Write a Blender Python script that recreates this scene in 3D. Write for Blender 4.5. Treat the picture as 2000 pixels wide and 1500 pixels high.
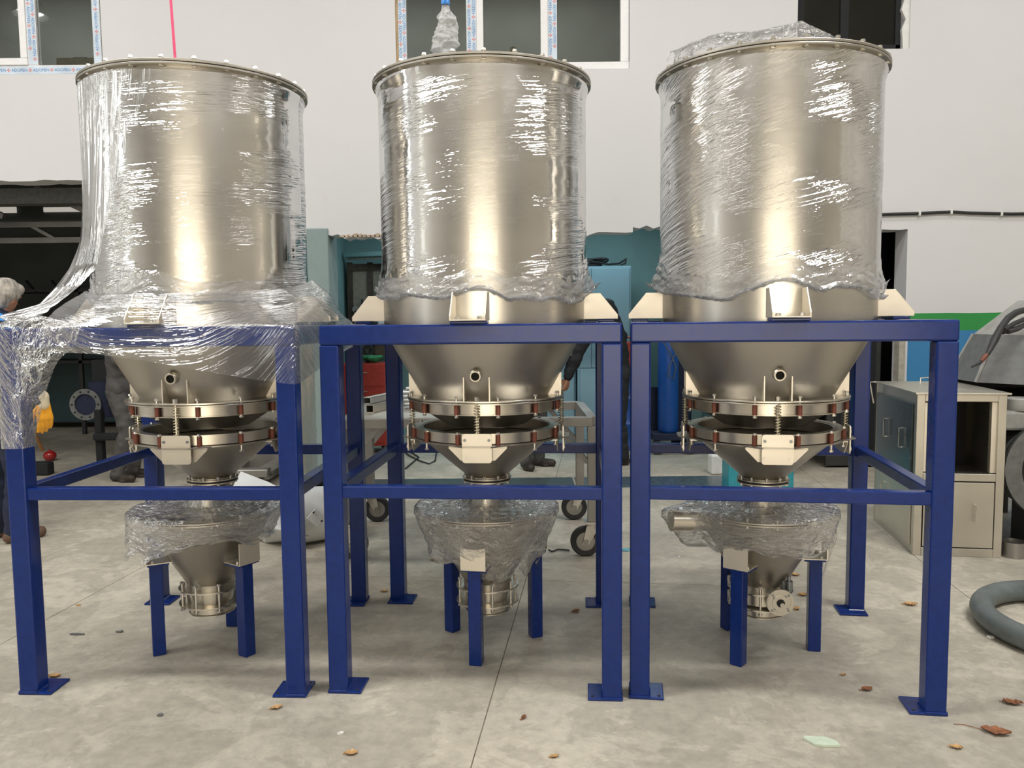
import bpy, bmesh, math, random
import numpy as np
from mathutils import Vector, Matrix

for _o in list(bpy.data.objects):
    bpy.data.objects.remove(_o, do_unlink=True)
SC = bpy.context.scene
COL = SC.collection
PI = math.pi
random.seed(7)

# ------------------------------------------------------------------ camera
FPX, PITCH, ROLL, CAMH = 1582.07, 0.0816, -0.0102, 1.5736
_c, _s = math.cos(PITCH), math.sin(PITCH)
CF = Vector((0, _c, -_s)); CD = Vector((0, -_s, -_c)); CX = Vector((1, 0, 0))
CR = CX * math.cos(ROLL) - CD * math.sin(ROLL)
CDN = CX * math.sin(ROLL) + CD * math.cos(ROLL)
CAMP = Vector((0, 0, CAMH))
cd = bpy.data.cameras.new('camera'); cam = bpy.data.objects.new('camera', cd); COL.objects.link(cam)
cd.sensor_fit = 'HORIZONTAL'; cd.sensor_width = 36.0; cd.lens = FPX / 2000 * 36.0
cd.clip_start = 0.05; cd.clip_end = 100
_u = -CDN; _b = -CF
cam.matrix_world = Matrix(((CR.x, _u.x, _b.x, CAMP.x), (CR.y, _u.y, _b.y, CAMP.y), (CR.z, _u.z, _b.z, CAMP.z), (0, 0, 0, 1)))
SC.camera = cam

def at(px, py, Y):
    """world point that shows at pixel (px, py) of the 2000x1500 photograph when it stands Y metres ahead"""
    v = CF + CR * ((px - 1000) / FPX) + CDN * ((py - 750) / FPX)
    return CAMP + v * (Y / v.y)

def on_floor(px, py, z=0.0):
    v = CF + CR * ((px - 1000) / FPX) + CDN * ((py - 750) / FPX)
    return CAMP + v * ((z - CAMH) / v.z)

# ------------------------------------------------------------------ world, lights, exposure
W = bpy.data.worlds.new('world'); SC.world = W; W.use_nodes = True
W.node_tree.nodes['Background'].inputs[0].default_value = (0.80, 0.88, 1.0, 1)
W.node_tree.nodes['Background'].inputs[1].default_value = 0.6
SC.view_settings.view_transform = 'Standard'; SC.view_settings.look = 'None'
SC.view_settings.gamma = 1.0; SC.view_settings.use_curve_mapping = False
SC.view_settings.exposure = -1.20
try:
    SC.cycles.use_denoising = True
    SC.cycles.max_bounces = 6; SC.cycles.diffuse_bounces = 3; SC.cycles.glossy_bounces = 3
    SC.cycles.transparent_max_bounces = 16; SC.cycles.caustics_reflective = False; SC.cycles.caustics_refractive = False
    SC.cycles.sample_clamp_indirect = 6.0; SC.cycles.use_adaptive_sampling = True; SC.cycles.adaptive_threshold = 0.05
except Exception:
    pass

def area(name, loc, look, sx, sy, power, color):
    l = bpy.data.lights.new(name, 'AREA'); l.shape = 'RECTANGLE'; l.size = sx; l.size_y = sy
    l.energy = power; l.color = color
    o = bpy.data.objects.new(name, l); COL.objects.link(o); o.location = loc
    d = Vector(look) - Vector(loc)
    o.rotation_euler = d.to_track_quat('-Z', 'Y').to_euler()
    return o

HX0, HX1, HY0, HY1, HZ = -9.0, 8.6, -7.5, 7.9, 6.6
# daylight through the open gate behind the photographer, tall side windows, roof strips
area('gate_daylight', (0.2, HY0 + 0.02, 1.66), (0.2, 0, 1.66), 6.2, 3.2, 760, (1.0, 0.88, 0.68))
area('side_window_daylight', (HX0 + 0.05, 3.0, 3.2), (0, 3.0, 3.2), 0.8, 3.2, 50, (0.95, 1.0, 0.97))
area('side_window_daylight', (HX0 + 0.05, -0.2, 3.2), (0, -0.2, 3.2), 0.8, 3.2, 50, (0.95, 1.0, 0.97))
# two runs of roof strips over the hall, one close to the back wall, one further behind the photographer
for xx, yy, ln, pw in ((-4.2, 2.0, 4.4, 760), (3.4, 2.0, 2.6, 680), (-5.2, 5.7, 3.6, 170), (0.2, 5.7, 3.6, 170), (5.4, 5.7, 3.6, 150), (-4.6, -4.0, 3.4, 260), (0.2, -4.0, 3.4, 260), (4.8, -4.0, 3.4, 260)):
    area('roof_strip_daylight', (xx, yy, HZ - 0.06), (xx, yy, 0), ln, 0.7, pw, (1.0, 0.985, 0.965))
area('upstairs_fill', (-2.6, 9.5, 5.85), (-2.6, 9.5, 3), 8.4, 1.2, 430, (1.0, 0.99, 0.95))  # unseen fill lamp added to lighten the window panes from behind
area('back_room_lamp', (0.1, 9.4, 2.9), (0.1, 9.4, 0), 3.6, 0.8, 85, (0.72, 0.92, 1.0))

# ------------------------------------------------------------------ material helpers
def newmat(name):
    m = bpy.data.materials.new(name); m.use_nodes = True
    return m, m.node_tree, m.node_tree.nodes['Principled BSDF']

def N(nt, typ, **kw):
    n = nt.nodes.new(typ)
    for k, v in kw.items():
        setattr(n, k, v)
    return n

def setin(n, **kw):
    for k, v in kw.items():
        n.inputs[k.replace('_', ' ')].default_value = v

def ramp(nt, src, stops):
    r = N(nt, 'ShaderNodeValToRGB')
    e = r.color_ramp.elements
    while len(e) < len(stops): e.new(0.5)
    for el, (p, c) in zip(e, stops):
        el.position = p; el.color = (*c, 1) if len(c) == 3 else c
    nt.links.new(src, r.inputs[0])
    return r.outputs[0]

def noise(nt, vec, scale, detail=3, rough=0.5, dist=0.0):
    n = N(nt, 'ShaderNodeTexNoise'); n.inputs['Scale'].default_value = scale
    n.inputs['Detail'].default_value = detail; n.inputs['Roughness'].default_value = rough
    n.inputs['Distortion'].default_value = dist
    if vec is not None: nt.links.new(vec, n.inputs['Vector'])
    return n.outputs['Fac']

def mapping(nt, vec, scale=(1, 1, 1), rot=(0, 0, 0), loc=(0, 0, 0)):
    m = N(nt, 'ShaderNodeMapping'); nt.links.new(vec, m.inputs['Vector'])
    m.inputs['Scale'].default_value = scale; m.inputs['Rotation'].default_value = rot; m.inputs['Location'].default_value = loc
    return m.outputs[0]

def mixcol(nt, fac, a, b, blend='MIX'):
    m = N(nt, 'ShaderNodeMixRGB', blend_type=blend)
    for s, i in ((fac, 0), (a, 1), (b, 2)):
        if isinstance(s, (int, float)): m.inputs[i].default_value = s
        elif isinstance(s, tuple): m.inputs[i].default_value = (*s, 1) if len(s) == 3 else s
        else: nt.links.new(s, m.inputs[i])
    return m.outputs[0]

def math_(nt, op, a, b=None, clamp=False):
    m = N(nt, 'ShaderNodeMath', operation=op); m.use_clamp = clamp
    for s, i in ((a, 0), (b, 1)):
        if s is None: continue
        if isinstance(s, (int, float)): m.inputs[i].default_value = s
        else: nt.links.new(s, m.inputs[i])
    return m.outputs[0]

def bump(nt, h, strength, dist=0.01):
    b = N(nt, 'ShaderNodeBump'); b.inputs['Strength'].default_value = strength; b.inputs['Distance'].default_value = dist
    nt.links.new(h, b.inputs['Height'])
    return b.outputs[0]

def simple(name, col, rough=0.5, metal=0.0, var=0.12, nscale=18.0, bmp=0.0, spec=0.5, coat=0.0, stretch=(1, 1, 1)):
    m, nt, b = newmat(name)
    tc = N(nt, 'ShaderNodeTexCoord'); v = mapping(nt, tc.outputs['Object'], stretch)
    f = noise(nt, v, nscale, 4)
    lo = tuple(c * (1 - var) for c in col); hi = tuple(min(1, c * (1 + var)) for c in col)
    nt.links.new(ramp(nt, f, [(0.3, lo), (0.7, hi)]), b.inputs['Base Color'])
    b.inputs['Roughness'].default_value = rough; b.inputs['Metallic'].default_value = metal
    b.inputs['Specular IOR Level'].default_value = spec; b.inputs['Coat Weight'].default_value = coat
    r = math_(nt, 'MULTIPLY_ADD', f, 0.12); nt.nodes[-1].inputs[2].default_value = rough - 0.06
    nt.links.new(r, b.inputs['Roughness'])
    if bmp: nt.links.new(bump(nt, f, bmp), b.inputs['Normal'])
    return m

def steel(name, col, rough, grain=(1, 1, 40), gs=6.0, aniso=0.0, dirt=0.1):
    """rolled stainless sheet: fine directional grain and faint handling smudges"""
    m, nt, b = newmat(name)
    tc = N(nt, 'ShaderNodeTexCoord')
    g = noise(nt, mapping(nt, tc.outputs['Object'], grain), gs, 5, 0.6)
    sm = noise(nt, tc.outputs['Object'], 3.0, 4)
    lo = tuple(c * (1 - dirt) for c in col); hi = tuple(min(1, c * (1 + dirt * 0.6)) for c in col)
    nt.links.new(ramp(nt, sm, [(0.3, lo), (0.7, hi)]), b.inputs['Base Color'])
    b.inputs['Metallic'].default_value = 1.0
    r = math_(nt, 'MULTIPLY_ADD', g, 0.10); nt.nodes[-1].inputs[2].default_value = rough - 0.05
    r2 = math_(nt, 'MULTIPLY_ADD', sm, 0.12); nt.links.new(r, nt.nodes[-1].inputs[2])
    nt.links.new(r2, b.inputs['Roughness'])
    b.inputs['Anisotropic'].default_value = aniso
    nt.links.new(bump(nt, g, 0.03, 0.002), b.inputs['Normal'])
    return m

M = {}
M['blue'] = simple('blue_enamel', (0.005, 0.024, 0.155), 0.22, var=0.10, nscale=30, bmp=0.012, spec=0.36)
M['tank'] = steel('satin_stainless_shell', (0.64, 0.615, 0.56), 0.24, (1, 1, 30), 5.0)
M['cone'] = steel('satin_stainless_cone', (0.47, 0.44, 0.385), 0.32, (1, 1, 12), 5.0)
M['plate'] = steel('laser_cut_stainless_plate', (0.80, 0.75, 0.655), 0.42, (1, 1, 3), 9.0)
M['plate_shade'] = steel('shaded_stainless_wing', (0.66, 0.615, 0.535), 0.38, (1, 1, 3), 9.0)  # same steel toned darker, shading put into the colour so cover plates stand out
M['ring'] = steel('turned_stainless_ring', (0.66, 0.62, 0.54), 0.25, (1, 1, 25), 8.0)
M['bolt'] = simple('zinc_bolt', (0.75, 0.72, 0.66), 0.28, 1.0, 0.1)
M['bushing'] = simple('brown_rubber_bushing', (0.16, 0.045, 0.025), 0.55, var=0.2)
M['spring'] = simple('zinc_yellow_spring_steel', (0.62, 0.54, 0.36), 0.30, 1.0, 0.1)
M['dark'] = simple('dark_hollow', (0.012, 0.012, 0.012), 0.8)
M['black'] = simple('black_rubber', (0.018, 0.018, 0.019), 0.55, var=0.3)
M['cast'] = simple('grey_painted_steel', (0.13, 0.135, 0.13), 0.5, var=0.2, bmp=0.05)
M['castl'] = simple('pale_grey_painted_steel', (0.30, 0.30, 0.28), 0.5, var=0.15, bmp=0.05)
M['white_pvc'] = simple('white_pvc_profile', (0.82, 0.82, 0.82), 0.35, var=0.03)
M['tape'] = simple('pale_blue_protective_tape', (0.60, 0.69, 0.78), 0.35, var=0.10, nscale=9)
M['ink_blue'] = simple('blue_print', (0.05, 0.22, 0.52), 0.5, var=0.1)
M['ink_red'] = simple('red_print', (0.70, 0.16, 0.12), 0.5, var=0.1)
M['wood'] = simple('rough_timber', (0.46, 0.33, 0.19), 0.7, var=0.4, nscale=6, stretch=(6, 6, 1))
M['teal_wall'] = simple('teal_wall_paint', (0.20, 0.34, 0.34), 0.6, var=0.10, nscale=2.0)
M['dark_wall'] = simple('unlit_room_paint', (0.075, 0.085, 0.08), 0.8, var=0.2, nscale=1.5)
M['cab_blue'] = simple('pale_blue_enamel', (0.24, 0.39, 0.46), 0.4, var=0.05, nscale=3)
M['red'] = simple('red_enamel', (0.36, 0.03, 0.02), 0.4, var=0.15)
M['green'] = simple('green_cloth', (0.02, 0.16, 0.06), 0.8, var=0.3)
M['cyl_blue'] = simple('bright_blue_enamel', (0.01, 0.08, 0.34), 0.35, var=0.1)
M['teal_box'] = simple('turquoise_enamel', (0.02, 0.27, 0.33), 0.4, var=0.1)
M['white_plastic'] = simple('white_plastic', (0.72, 0.72, 0.69), 0.45, var=0.06)
M['pink'] = simple('pink_sling_webbing', (0.85, 0.09, 0.22), 0.6, var=0.1, nscale=60)
M['skin'] = simple('skin', (0.42, 0.20, 0.12), 0.55, var=0.12, nscale=10)
M['hair'] = simple('grey_hair', (0.34, 0.31, 0.27), 0.6, var=0.5, nscale=40, bmp=0.6, stretch=(1, 1, 0.3))
M['jk_blue'] = simple('bright_blue_work_jacket', (0.03, 0.27, 0.72), 0.75, var=0.12)
M['jk_navy'] = simple('navy_work_cloth', (0.012, 0.018, 0.045), 0.85, var=0.25)
M['jk_black'] = simple('black_work_cloth', (0.010, 0.011, 0.013), 0.85, var=0.25)
M['tr_grey'] = simple('grey_work_cloth', (0.075, 0.072, 0.070), 0.85, var=0.2, bmp=0.1)
M['glove'] = simple('orange_glove_rubber', (0.80, 0.36, 0.02), 0.5, var=0.15)
M['cuff'] = simple('cream_glove_cuff', (0.70, 0.60, 0.42), 0.8, var=0.1)
M['shoe'] = simple('dark_leather', (0.03, 0.022, 0.017), 0.6, var=0.3)
M['shoe_brown'] = simple('brown_leather', (0.12, 0.065, 0.04), 0.6, var=0.3)
M['handle'] = simple('hardwood_handle', (0.32, 0.15, 0.055), 0.5, var=0.2)
M['leaf_brown'] = simple('dry_brown_leaf', (0.22, 0.085, 0.035), 0.8, var=0.4, nscale=40)
M['leaf_tan'] = simple('dry_tan_leaf', (0.52, 0.31, 0.13), 0.8, var=0.3, nscale=40)
M['paper'] = simple('pale_green_paper', (0.52, 0.60, 0.47), 0.8, var=0.1)
M['paper_w'] = simple('white_scrap', (0.75, 0.74, 0.70), 0.8, var=0.1)
M['hose'] = simple('grey_duct_hose', (0.12, 0.14, 0.14), 0.5, var=0.2, nscale=14)
M['steel_dark'] = steel('mill_steel', (0.34, 0.33, 0.31), 0.40, (4, 4, 4), 6.0, dirt=0.25)
M['inox'] = steel('brushed_cabinet_steel', (0.62, 0.59, 0.52), 0.33, (1, 1, 20), 7.0)
M['cap'] = simple('blue_bottle_cap', (0.02, 0.20, 0.62), 0.4, var=0.05)
M['tool'] = simple('tool_steel', (0.25, 0.27, 0.28), 0.4, 0.8, 0.2)
M['brown'] = simple('dark_brown_board', (0.060, 0.040, 0.030), 0.8, var=0.3)
M['tan_panel'] = simple('tan_hardboard', (0.26, 0.22, 0.17), 0.8, var=0.15)

def glass_mat():
    m, nt, b = newmat('window_glass'); nt.nodes.remove(b)
    out = nt.nodes['Material Output']
    tr = N(nt, 'ShaderNodeBsdfTransparent'); tr.inputs[0].default_value = (0.74, 0.765, 0.745, 1)
    gl = N(nt, 'ShaderNodeBsdfGlossy'); gl.inputs['Roughness'].default_value = 0.02
    tc = N(nt, 'ShaderNodeTexCoord')
    nt.links.new(bump(nt, noise(nt, tc.outputs['Object'], 1.2, 1), 0.05, 0.02), gl.inputs['Normal'])
    fr = N(nt, 'ShaderNodeFresnel'); fr.inputs[0].default_value = 1.5
    f = math_(nt, 'MULTIPLY', fr.outputs[0], 1.6, True)
    mx = N(nt, 'ShaderNodeMixShader'); nt.links.new(f, mx.inputs[0]); nt.links.new(tr.outputs[0], mx.inputs[1]); nt.links.new(gl.outputs[0], mx.inputs[2])
    nt.links.new(mx.outputs[0], out.inputs[0])
    return m
M['glass'] = glass_mat()

def film_mat(name, scale=(2.0, 46.0), rot=0.0, haze=0.05, bstr=0.7, rough=0.07, gain=1.5, crumple=0.0, shift=0.0, p0=0.46, p1=0.62):
    """clear stretch film: see-through, fine taut wrinkles that catch the light, a little milky where layers pile up"""
    m, nt, b = newmat(name); nt.nodes.remove(b)
    out = nt.nodes['Material Output']
    uv = N(nt, 'ShaderNodeUVMap'); uv.uv_map = 'film'
    v = mapping(nt, mapping(nt, uv.outputs[0], (1, 1, 1), (0, 0, rot)), (scale[0], scale[1], 1))
    n1 = noise(nt, v, 1.0, 4, 0.55, 0.4)
    n2 = noise(nt, mapping(nt, mapping(nt, uv.outputs[0], (1, 1, 1), (0, 0, rot * 1.5 + 0.06)), (scale[0] * 2.7, scale[1] * 2.2, 1)), 1.0, 2)
    big = noise(nt, mapping(nt, uv.outputs[0], (2.2, 4.2, 1), (0, 0, rot), (shift, shift * 1.7, 0)), 1.0, 2)
    cr = noise(nt, uv.outputs[0], 15.0, 4, 0.6, 1.4)
    patch = ramp(nt, big, [(p0, (0.03, 0.03, 0.03)), (p1, (1, 1, 1))])
    h = math_(nt, 'ADD', math_(nt, 'MULTIPLY', n1, 1.0), math_(nt, 'MULTIPLY', n2, 0.45))
    h = math_(nt, 'ADD', math_(nt, 'MULTIPLY', math_(nt, 'SUBTRACT', h, 0.72), patch), math_(nt, 'MULTIPLY', cr, crumple))
    nrm = bump(nt, h, bstr, 0.02)
    tr = N(nt, 'ShaderNodeBsdfTransparent'); tr.inputs[0].default_value = (0.985, 0.985, 0.985, 1)
    gl = N(nt, 'ShaderNodeBsdfGlossy'); gl.inputs['Roughness'].default_value = rough; nt.links.new(nrm, gl.inputs['Normal'])
    df = N(nt, 'ShaderNodeBsdfDiffuse'); df.inputs[0].default_value = (0.86, 0.87, 0.88, 1); nt.links.new(nrm, df.inputs['Normal'])
    tl = N(nt, 'ShaderNodeBsdfTranslucent'); tl.inputs[0].default_value = (0.86, 0.87, 0.88, 1)
    dm = N(nt, 'ShaderNodeMixShader'); dm.inputs[0].default_value = 0.4; nt.links.new(df.outputs[0], dm.inputs[1]); nt.links.new(tl.outputs[0], dm.inputs[2])
    fr = N(nt, 'ShaderNodeFresnel'); fr.inputs[0].default_value = 1.5; nt.links.new(nrm, fr.inputs['Normal'])
    f = math_(nt, 'MULTIPLY', fr.outputs[0], gain, True)
    m1 = N(nt, 'ShaderNodeMixShader'); nt.links.new(f, m1.inputs[0]); nt.links.new(tr.outputs[0], m1.inputs[1]); nt.links.new(gl.outputs[0], m1.inputs[2])
    hz = math_(nt, 'MULTIPLY', math_(nt, 'ADD', math_(nt, 'MULTIPLY', n1, patch), 0.25), haze, True)
    m2 = N(nt, 'ShaderNodeMixShader'); nt.links.new(hz, m2.inputs[0]); nt.links.new(m1.outputs[0], m2.inputs[1]); nt.links.new(dm.outputs[0], m2.inputs[2])
    nt.links.new(m2.outputs[0], out.inputs[0])
    return m
M['film'] = film_mat('stretch_film_taut', (2.4, 60), 0.0, 0.10, 0.42, 0.05, 1.1)
M['film0'] = film_mat('stretch_film_level_wraps', (2.4, 60), 0.03, 0.12, 0.60, 0.05, 1.1, 0, 1.3, 0.42, 0.58)
M['film1'] = film_mat('stretch_film_tilted_wraps', (2.6, 64), 0.09, 0.11, 0.46, 0.05, 1.1, 0, 4.1, 0.44, 0.60)
M['film2'] = film_mat('stretch_film_steep_wraps', (2.6, 60), 0.24, 0.12, 0.62, 0.05, 1.1, 0, 7.7, 0.41, 0.57)
M['film_b'] = film_mat('stretch_film_beam_band', (1.6, 50), 0.0, 0.16, 0.9, 0.08, 0.6, 0, 0.5, 0.30, 0.5)
M['film_h'] = film_mat('stretch_film_gathered_hem', (9, 30), 0.2, 0.42, 0.7, 0.06, 0.55, 0.5, 2.0, 0.30, 0.5)
M['film_d'] = film_mat('stretch_film_pulled_folds', (1.0, 46), 0.0, 0.18, 0.9, 0.08, 0.75)
M['film_c'] = film_mat('stretch_film_crumpled', (6, 15), 0.3, 0.19, 1.0, 0.045, 0.9, 1.0, 0.0, 0.38, 0.6)

def plaster_mat():
    m, nt, b = newmat('painted_hall_wall')
    g = N(nt, 'ShaderNodeNewGeometry'); pos = g.outputs['Position']
    sx = N(nt, 'ShaderNodeSeparateXYZ'); nt.links.new(pos, sx.inputs[0])
    n1 = noise(nt, pos, 0.7, 5, 0.6); n2 = noise(nt, pos, 4.0, 6, 0.65); n3 = noise(nt, mapping(nt, pos, (1, 1, 0.35)), 2.3, 5, 0.7)
    white = mixcol(nt, n1, (0.62, 0.62, 0.627), (0.69, 0.69, 0.695))
    smudge = ramp(nt, n2, [(0.63, (0, 0, 0)), (0.78, (1, 1, 1))])
    white = mixcol(nt, math_(nt, 'MULTIPLY', smudge, 0.22), white, (0.56, 0.53, 0.47))
    scuff = ramp(nt, n3, [(0.66, (0, 0, 0)), (0.74, (1, 1, 1))])
    white = mixcol(nt, math_(nt, 'MULTIPLY', scuff, 0.10), white, (0.35, 0.33, 0.30))
    isr = math_(nt, 'GREATER_THAN', sx.outputs[0], 3.86)
    wob = math_(nt, 'MULTIPLY', math_(nt, 'SUBTRACT', n2, 0.5), 0.012)
    zz = math_(nt, 'ADD', sx.outputs[2], wob)
    ing = math_(nt, 'MULTIPLY', math_(nt, 'LESS_THAN', zz, 1.576), isr)
    inb = math_(nt, 'MULTIPLY', math_(nt, 'LESS_THAN', zz, 1.407), isr)
    grn = mixcol(nt, n1, (0.025, 0.25, 0.055), (0.035, 0.30, 0.07))
    blu = mixcol(nt, n3, (0.03, 0.18, 0.40), (0.05, 0.24, 0.47))
    chip = ramp(nt, n2, [(0.70, (0, 0, 0)), (0.74, (1, 1, 1))])
    blu = mixcol(nt, math_(nt, 'MULTIPLY', chip, 0.5), blu, (0.3, 0.42, 0.5))
    c = mixcol(nt, ing, white, grn); c = mixcol(nt, inb, c, blu)
    nt.links.new(c, b.inputs['Base Color']); b.inputs['Roughness'].default_value = 0.75
    nt.links.new(bump(nt, n2, 0.12, 0.01), b.inputs['Normal'])
    return m
M['plaster'] = plaster_mat()

def concrete_mat():
    m, nt, b = newmat('worn_concrete_floor')
    g = N(nt, 'ShaderNodeNewGeometry'); pos = g.outputs['Position']
    n1 = noise(nt, pos, 0.55, 5, 0.6, 0.3); n2 = noise(nt, pos, 2.4, 11, 0.70, 0.5); n3 = noise(nt, pos, 16.0, 8, 0.70); n4 = noise(nt, mapping(nt, pos, (1.0, 3.0, 1), (0, 0, 0.5)), 5.0, 5, 0.7)
    base = mixcol(nt, n1, (0.36, 0.325, 0.262), (0.54, 0.497, 0.405))
    worn = ramp(nt, n2, [(0.49, (0, 0, 0)), (0.525, (1, 1, 1))])
    base = mixcol(nt, math_(nt, 'MULTIPLY', worn, 0.55), base, (0.64, 0.59, 0.48))
    dk = ramp(nt, n1, [(0.42, (1, 1, 1)), (0.58, (0, 0, 0))])
    base = mixcol(nt, math_(nt, 'MULTIPLY', dk, 0.50), base, (0.27, 0.25, 0.21))
    fine = ramp(nt, n3, [(0.3, (0.80, 0.80, 0.80)), (0.7, (1.14, 1.14, 1.14))])
    base = mixcol(nt, 1.0, base, fine, 'MULTIPLY')
    scr = ramp(nt, n4, [(0.66, (0, 0, 0)), (0.70, (1, 1, 1))])
    base = mixcol(nt, math_(nt, 'MULTIPLY', scr, 0.35), base, (0.68, 0.65, 0.58))
    nt.links.new(base, b.inputs['Base Color'])
    r = math_(nt, 'MULTIPLY_ADD', n2, -0.25); nt.nodes[-1].inputs[2].default_value = 0.62
    nt.links.new(r, b.inputs['Roughness'])
    nt.links.new(bump(nt, math_(nt, 'ADD', n3, n2), 0.10, 0.01), b.inputs['Normal'])
    return m
M['concrete'] = concrete_mat()

def pillar_mat():
    m, nt, b = newmat('stained_teal_pillar_paint')
    g = N(nt, 'ShaderNodeNewGeometry'); pos = g.outputs['Position']
    sx = N(nt, 'ShaderNodeSeparateXYZ'); nt.links.new(pos, sx.inputs[0])
    n1 = noise(nt, mapping(nt, pos, (6, 6, 1.2)), 1.0, 5, 0.7); n2 = noise(nt, pos, 9.0, 5, 0.7)
    side = math_(nt, 'LESS_THAN', math_(nt, 'ADD', sx.outputs[0], math_(nt, 'MULTIPLY', n2, 0.05)), -1.895); low = math_(nt, 'LESS_THAN', sx.outputs[2], 1.65)
    dirt = math_(nt, 'MULTIPLY', math_(nt, 'MULTIPLY', side, low), ramp(nt, n1, [(0.35, (0.4, 0.4, 0.4)), (0.6, (1, 1, 1))]))
    c = mixcol(nt, n2, (0.22, 0.29, 0.285), (0.27, 0.34, 0.33))
    c = mixcol(nt, dirt, c, mixcol(nt, ramp(nt, n1, [(0.4, (0, 0, 0)), (0.6, (1, 1, 1))]), (0.09, 0.075, 0.052), (0.34, 0.30, 0.235)))
    nt.links.new(c, b.inputs['Base Color']); b.inputs['Roughness'].default_value = 0.8
    return m
M['pillar'] = pillar_mat()

# ------------------------------------------------------------------ geometry helpers
class G:
    def __init__(s): s.v = []; s.f = []
    def add(s, vs, fs, M4=None):
        o = len(s.v)
        s.v += [tuple(M4 @ Vector(p)) if M4 is not None else tuple(p) for p in vs]
        s.f += [tuple(i + o for i in f) for f in fs]; return s
    def merge(s, g, M4=None): return s.add(g.v, g.f, M4)
    def box(s, c, d, M4=None):
        x, y, z = c; a, b, e = d[0] / 2, d[1] / 2, d[2] / 2
        vs = [(x + i * a, y + j * b, z + k * e) for k in (-1, 1) for j in (-1, 1) for i in (-1, 1)]
        return s.add(vs, [(0, 2, 3, 1), (4, 5, 7, 6), (0, 1, 5, 4), (2, 6, 7, 3), (0, 4, 6, 2), (1, 3, 7, 5)], M4)
    def bx(s, x0, x1, y0, y1, z0, z1, M4=None):
        return s.box(((x0 + x1) / 2, (y0 + y1) / 2, (z0 + z1) / 2), (abs(x1 - x0), abs(y1 - y0), abs(z1 - z0)), M4)
    def cyl(s, p0, p1, r0, r1=None, n=16, caps=True, M4=None):
        r1 = r0 if r1 is None else r1
        p0 = Vector(p0); p1 = Vector(p1); d = (p1 - p0).normalized()
        u = d.orthogonal().normalized(); w = d.cross(u)
        vs = []
        for p, r in ((p0, r0), (p1, r1)):
            for i in range(n):
                a = 2 * PI * i / n; vs.append(p + u * (r * math.cos(a)) + w * (r * math.sin(a)))
        fs = [(i, (i + 1) % n, n + (i + 1) % n, n + i) for i in range(n)]
        if caps: fs += [tuple(range(n - 1, -1, -1)), tuple(range(n, 2 * n))]
        return s.add(vs, fs, M4)
    def lathe(s, prof, n=48, closed=False, M4=None, a0=0.0, a1=2 * PI):
        full = abs(a1 - a0 - 2 * PI) < 1e-6; m = n if full else n + 1
        vs = [(r * math.cos(a0 + (a1 - a0) * i / n), r * math.sin(a0 + (a1 - a0) * i / n), z) for r, z in prof for i in range(m)]
        k = len(prof); fs = []
        for j in range(k if closed else k - 1):
            jn = (j + 1) % k
            for i in range(n):
                ii = (i + 1) % m
                fs.append((j * m + i, j * m + ii, jn * m + ii, jn * m + i))
        return s.add(vs, fs, M4)
    def ring(s, r0, r1, z0, z1, n=48, M4=None):
        return s.lathe([(r0, z0), (r1, z0), (r1, z1), (r0, z1)], n, True, M4)
    def disc(s, r, z0, z1, n=48, M4=None):
        return s.cyl((0, 0, z0), (0, 0, z1), r, r, n, True, M4)
    def prism(s, poly, h0, h1, M4=None):
        """poly in the local XZ plane, extruded along Y from h0 to h1"""
        k = len(poly)
        vs = [(x, h0, z) for x, z in poly] + [(x, h1, z) for x, z in poly]
        fs = [tuple(range(k)), tuple(range(2 * k - 1, k - 1, -1))] + [(i, i + k, (i + 1) % k + k, (i + 1) % k) for i in range(k)]
        return s.add(vs, fs, M4)
    def tube(s, pts, r, n=8, M4=None, caps=True):
        pts = [Vector(p) for p in pts]; vs = []; k = len(pts); up = None
        rr = r if isinstance(r, (list, tuple)) else [r] * k
        for i, p in enumerate(pts):
            d = (pts[min(i + 1, k - 1)] - pts[max(i - 1, 0)]).normalized()
            if up is None: up = d.orthogonal().normalized()
            up = (up - d * up.dot(d)).normalized(); w = d.cross(up)
            for j in range(n):
                a = 2 * PI * j / n; vs.append(p + up * (rr[i] * math.cos(a)) + w * (rr[i] * math.sin(a)))
        fs = [(i * n + j, i * n + (j + 1) % n, (i + 1) * n + (j + 1) % n, (i + 1) * n + j) for i in range(k - 1) for j in range(n)]
        if caps: fs += [tuple(range(n - 1, -1, -1)), tuple(range((k - 1) * n, k * n))]
        return s.add(vs, fs, M4)
    def mesh(s, name, smooth=None):
        me = bpy.data.meshes.new(name); me.from_pydata(s.v, [], s.f); me.update()
        bm = bmesh.new(); bm.from_mesh(me); bmesh.ops.recalc_face_normals(bm, faces=bm.faces); bm.to_mesh(me); bm.free()
        if smooth is not None:
            me.polygons.foreach_set('use_smooth', [True] * len(me.polygons))
            me.set_sharp_from_angle(angle=math.radians(smooth))
        return me

def RZ(a): return Matrix.Rotation(a, 4, 'Z')
def T(*p): return Matrix.Translation(Vector(p))

def put(name, me, mat, parent=None, loc=None, rot=None, bevel=0.0, seg=2):
    o = bpy.data.objects.new(name, me); COL.objects.link(o)
    if mat is not None and len(me.materials) == 0: me.materials.append(mat)
    if parent is not None: o.parent = parent
    if loc is not None: o.location = loc
    if rot is not None: o.rotation_euler = rot
    if bevel:
        b = o.modifiers.new('edge', 'BEVEL'); b.width = bevel; b.segments = seg; b.limit_method = 'ANGLE'; b.angle_limit = math.radians(40)
    return o

def part(name, g, mat, parent=None, smooth=None, bevel=0.0, loc=None, rot=None, label=None):
    o = put(name, g.mesh(name, smooth), mat, parent, loc, rot, bevel)
    if label: o['label'] = label
    return o

def tag(o, label, cat, group=None):
    o['label'] = label; o['category'] = cat
    if group: o['group'] = group
    return o

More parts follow.
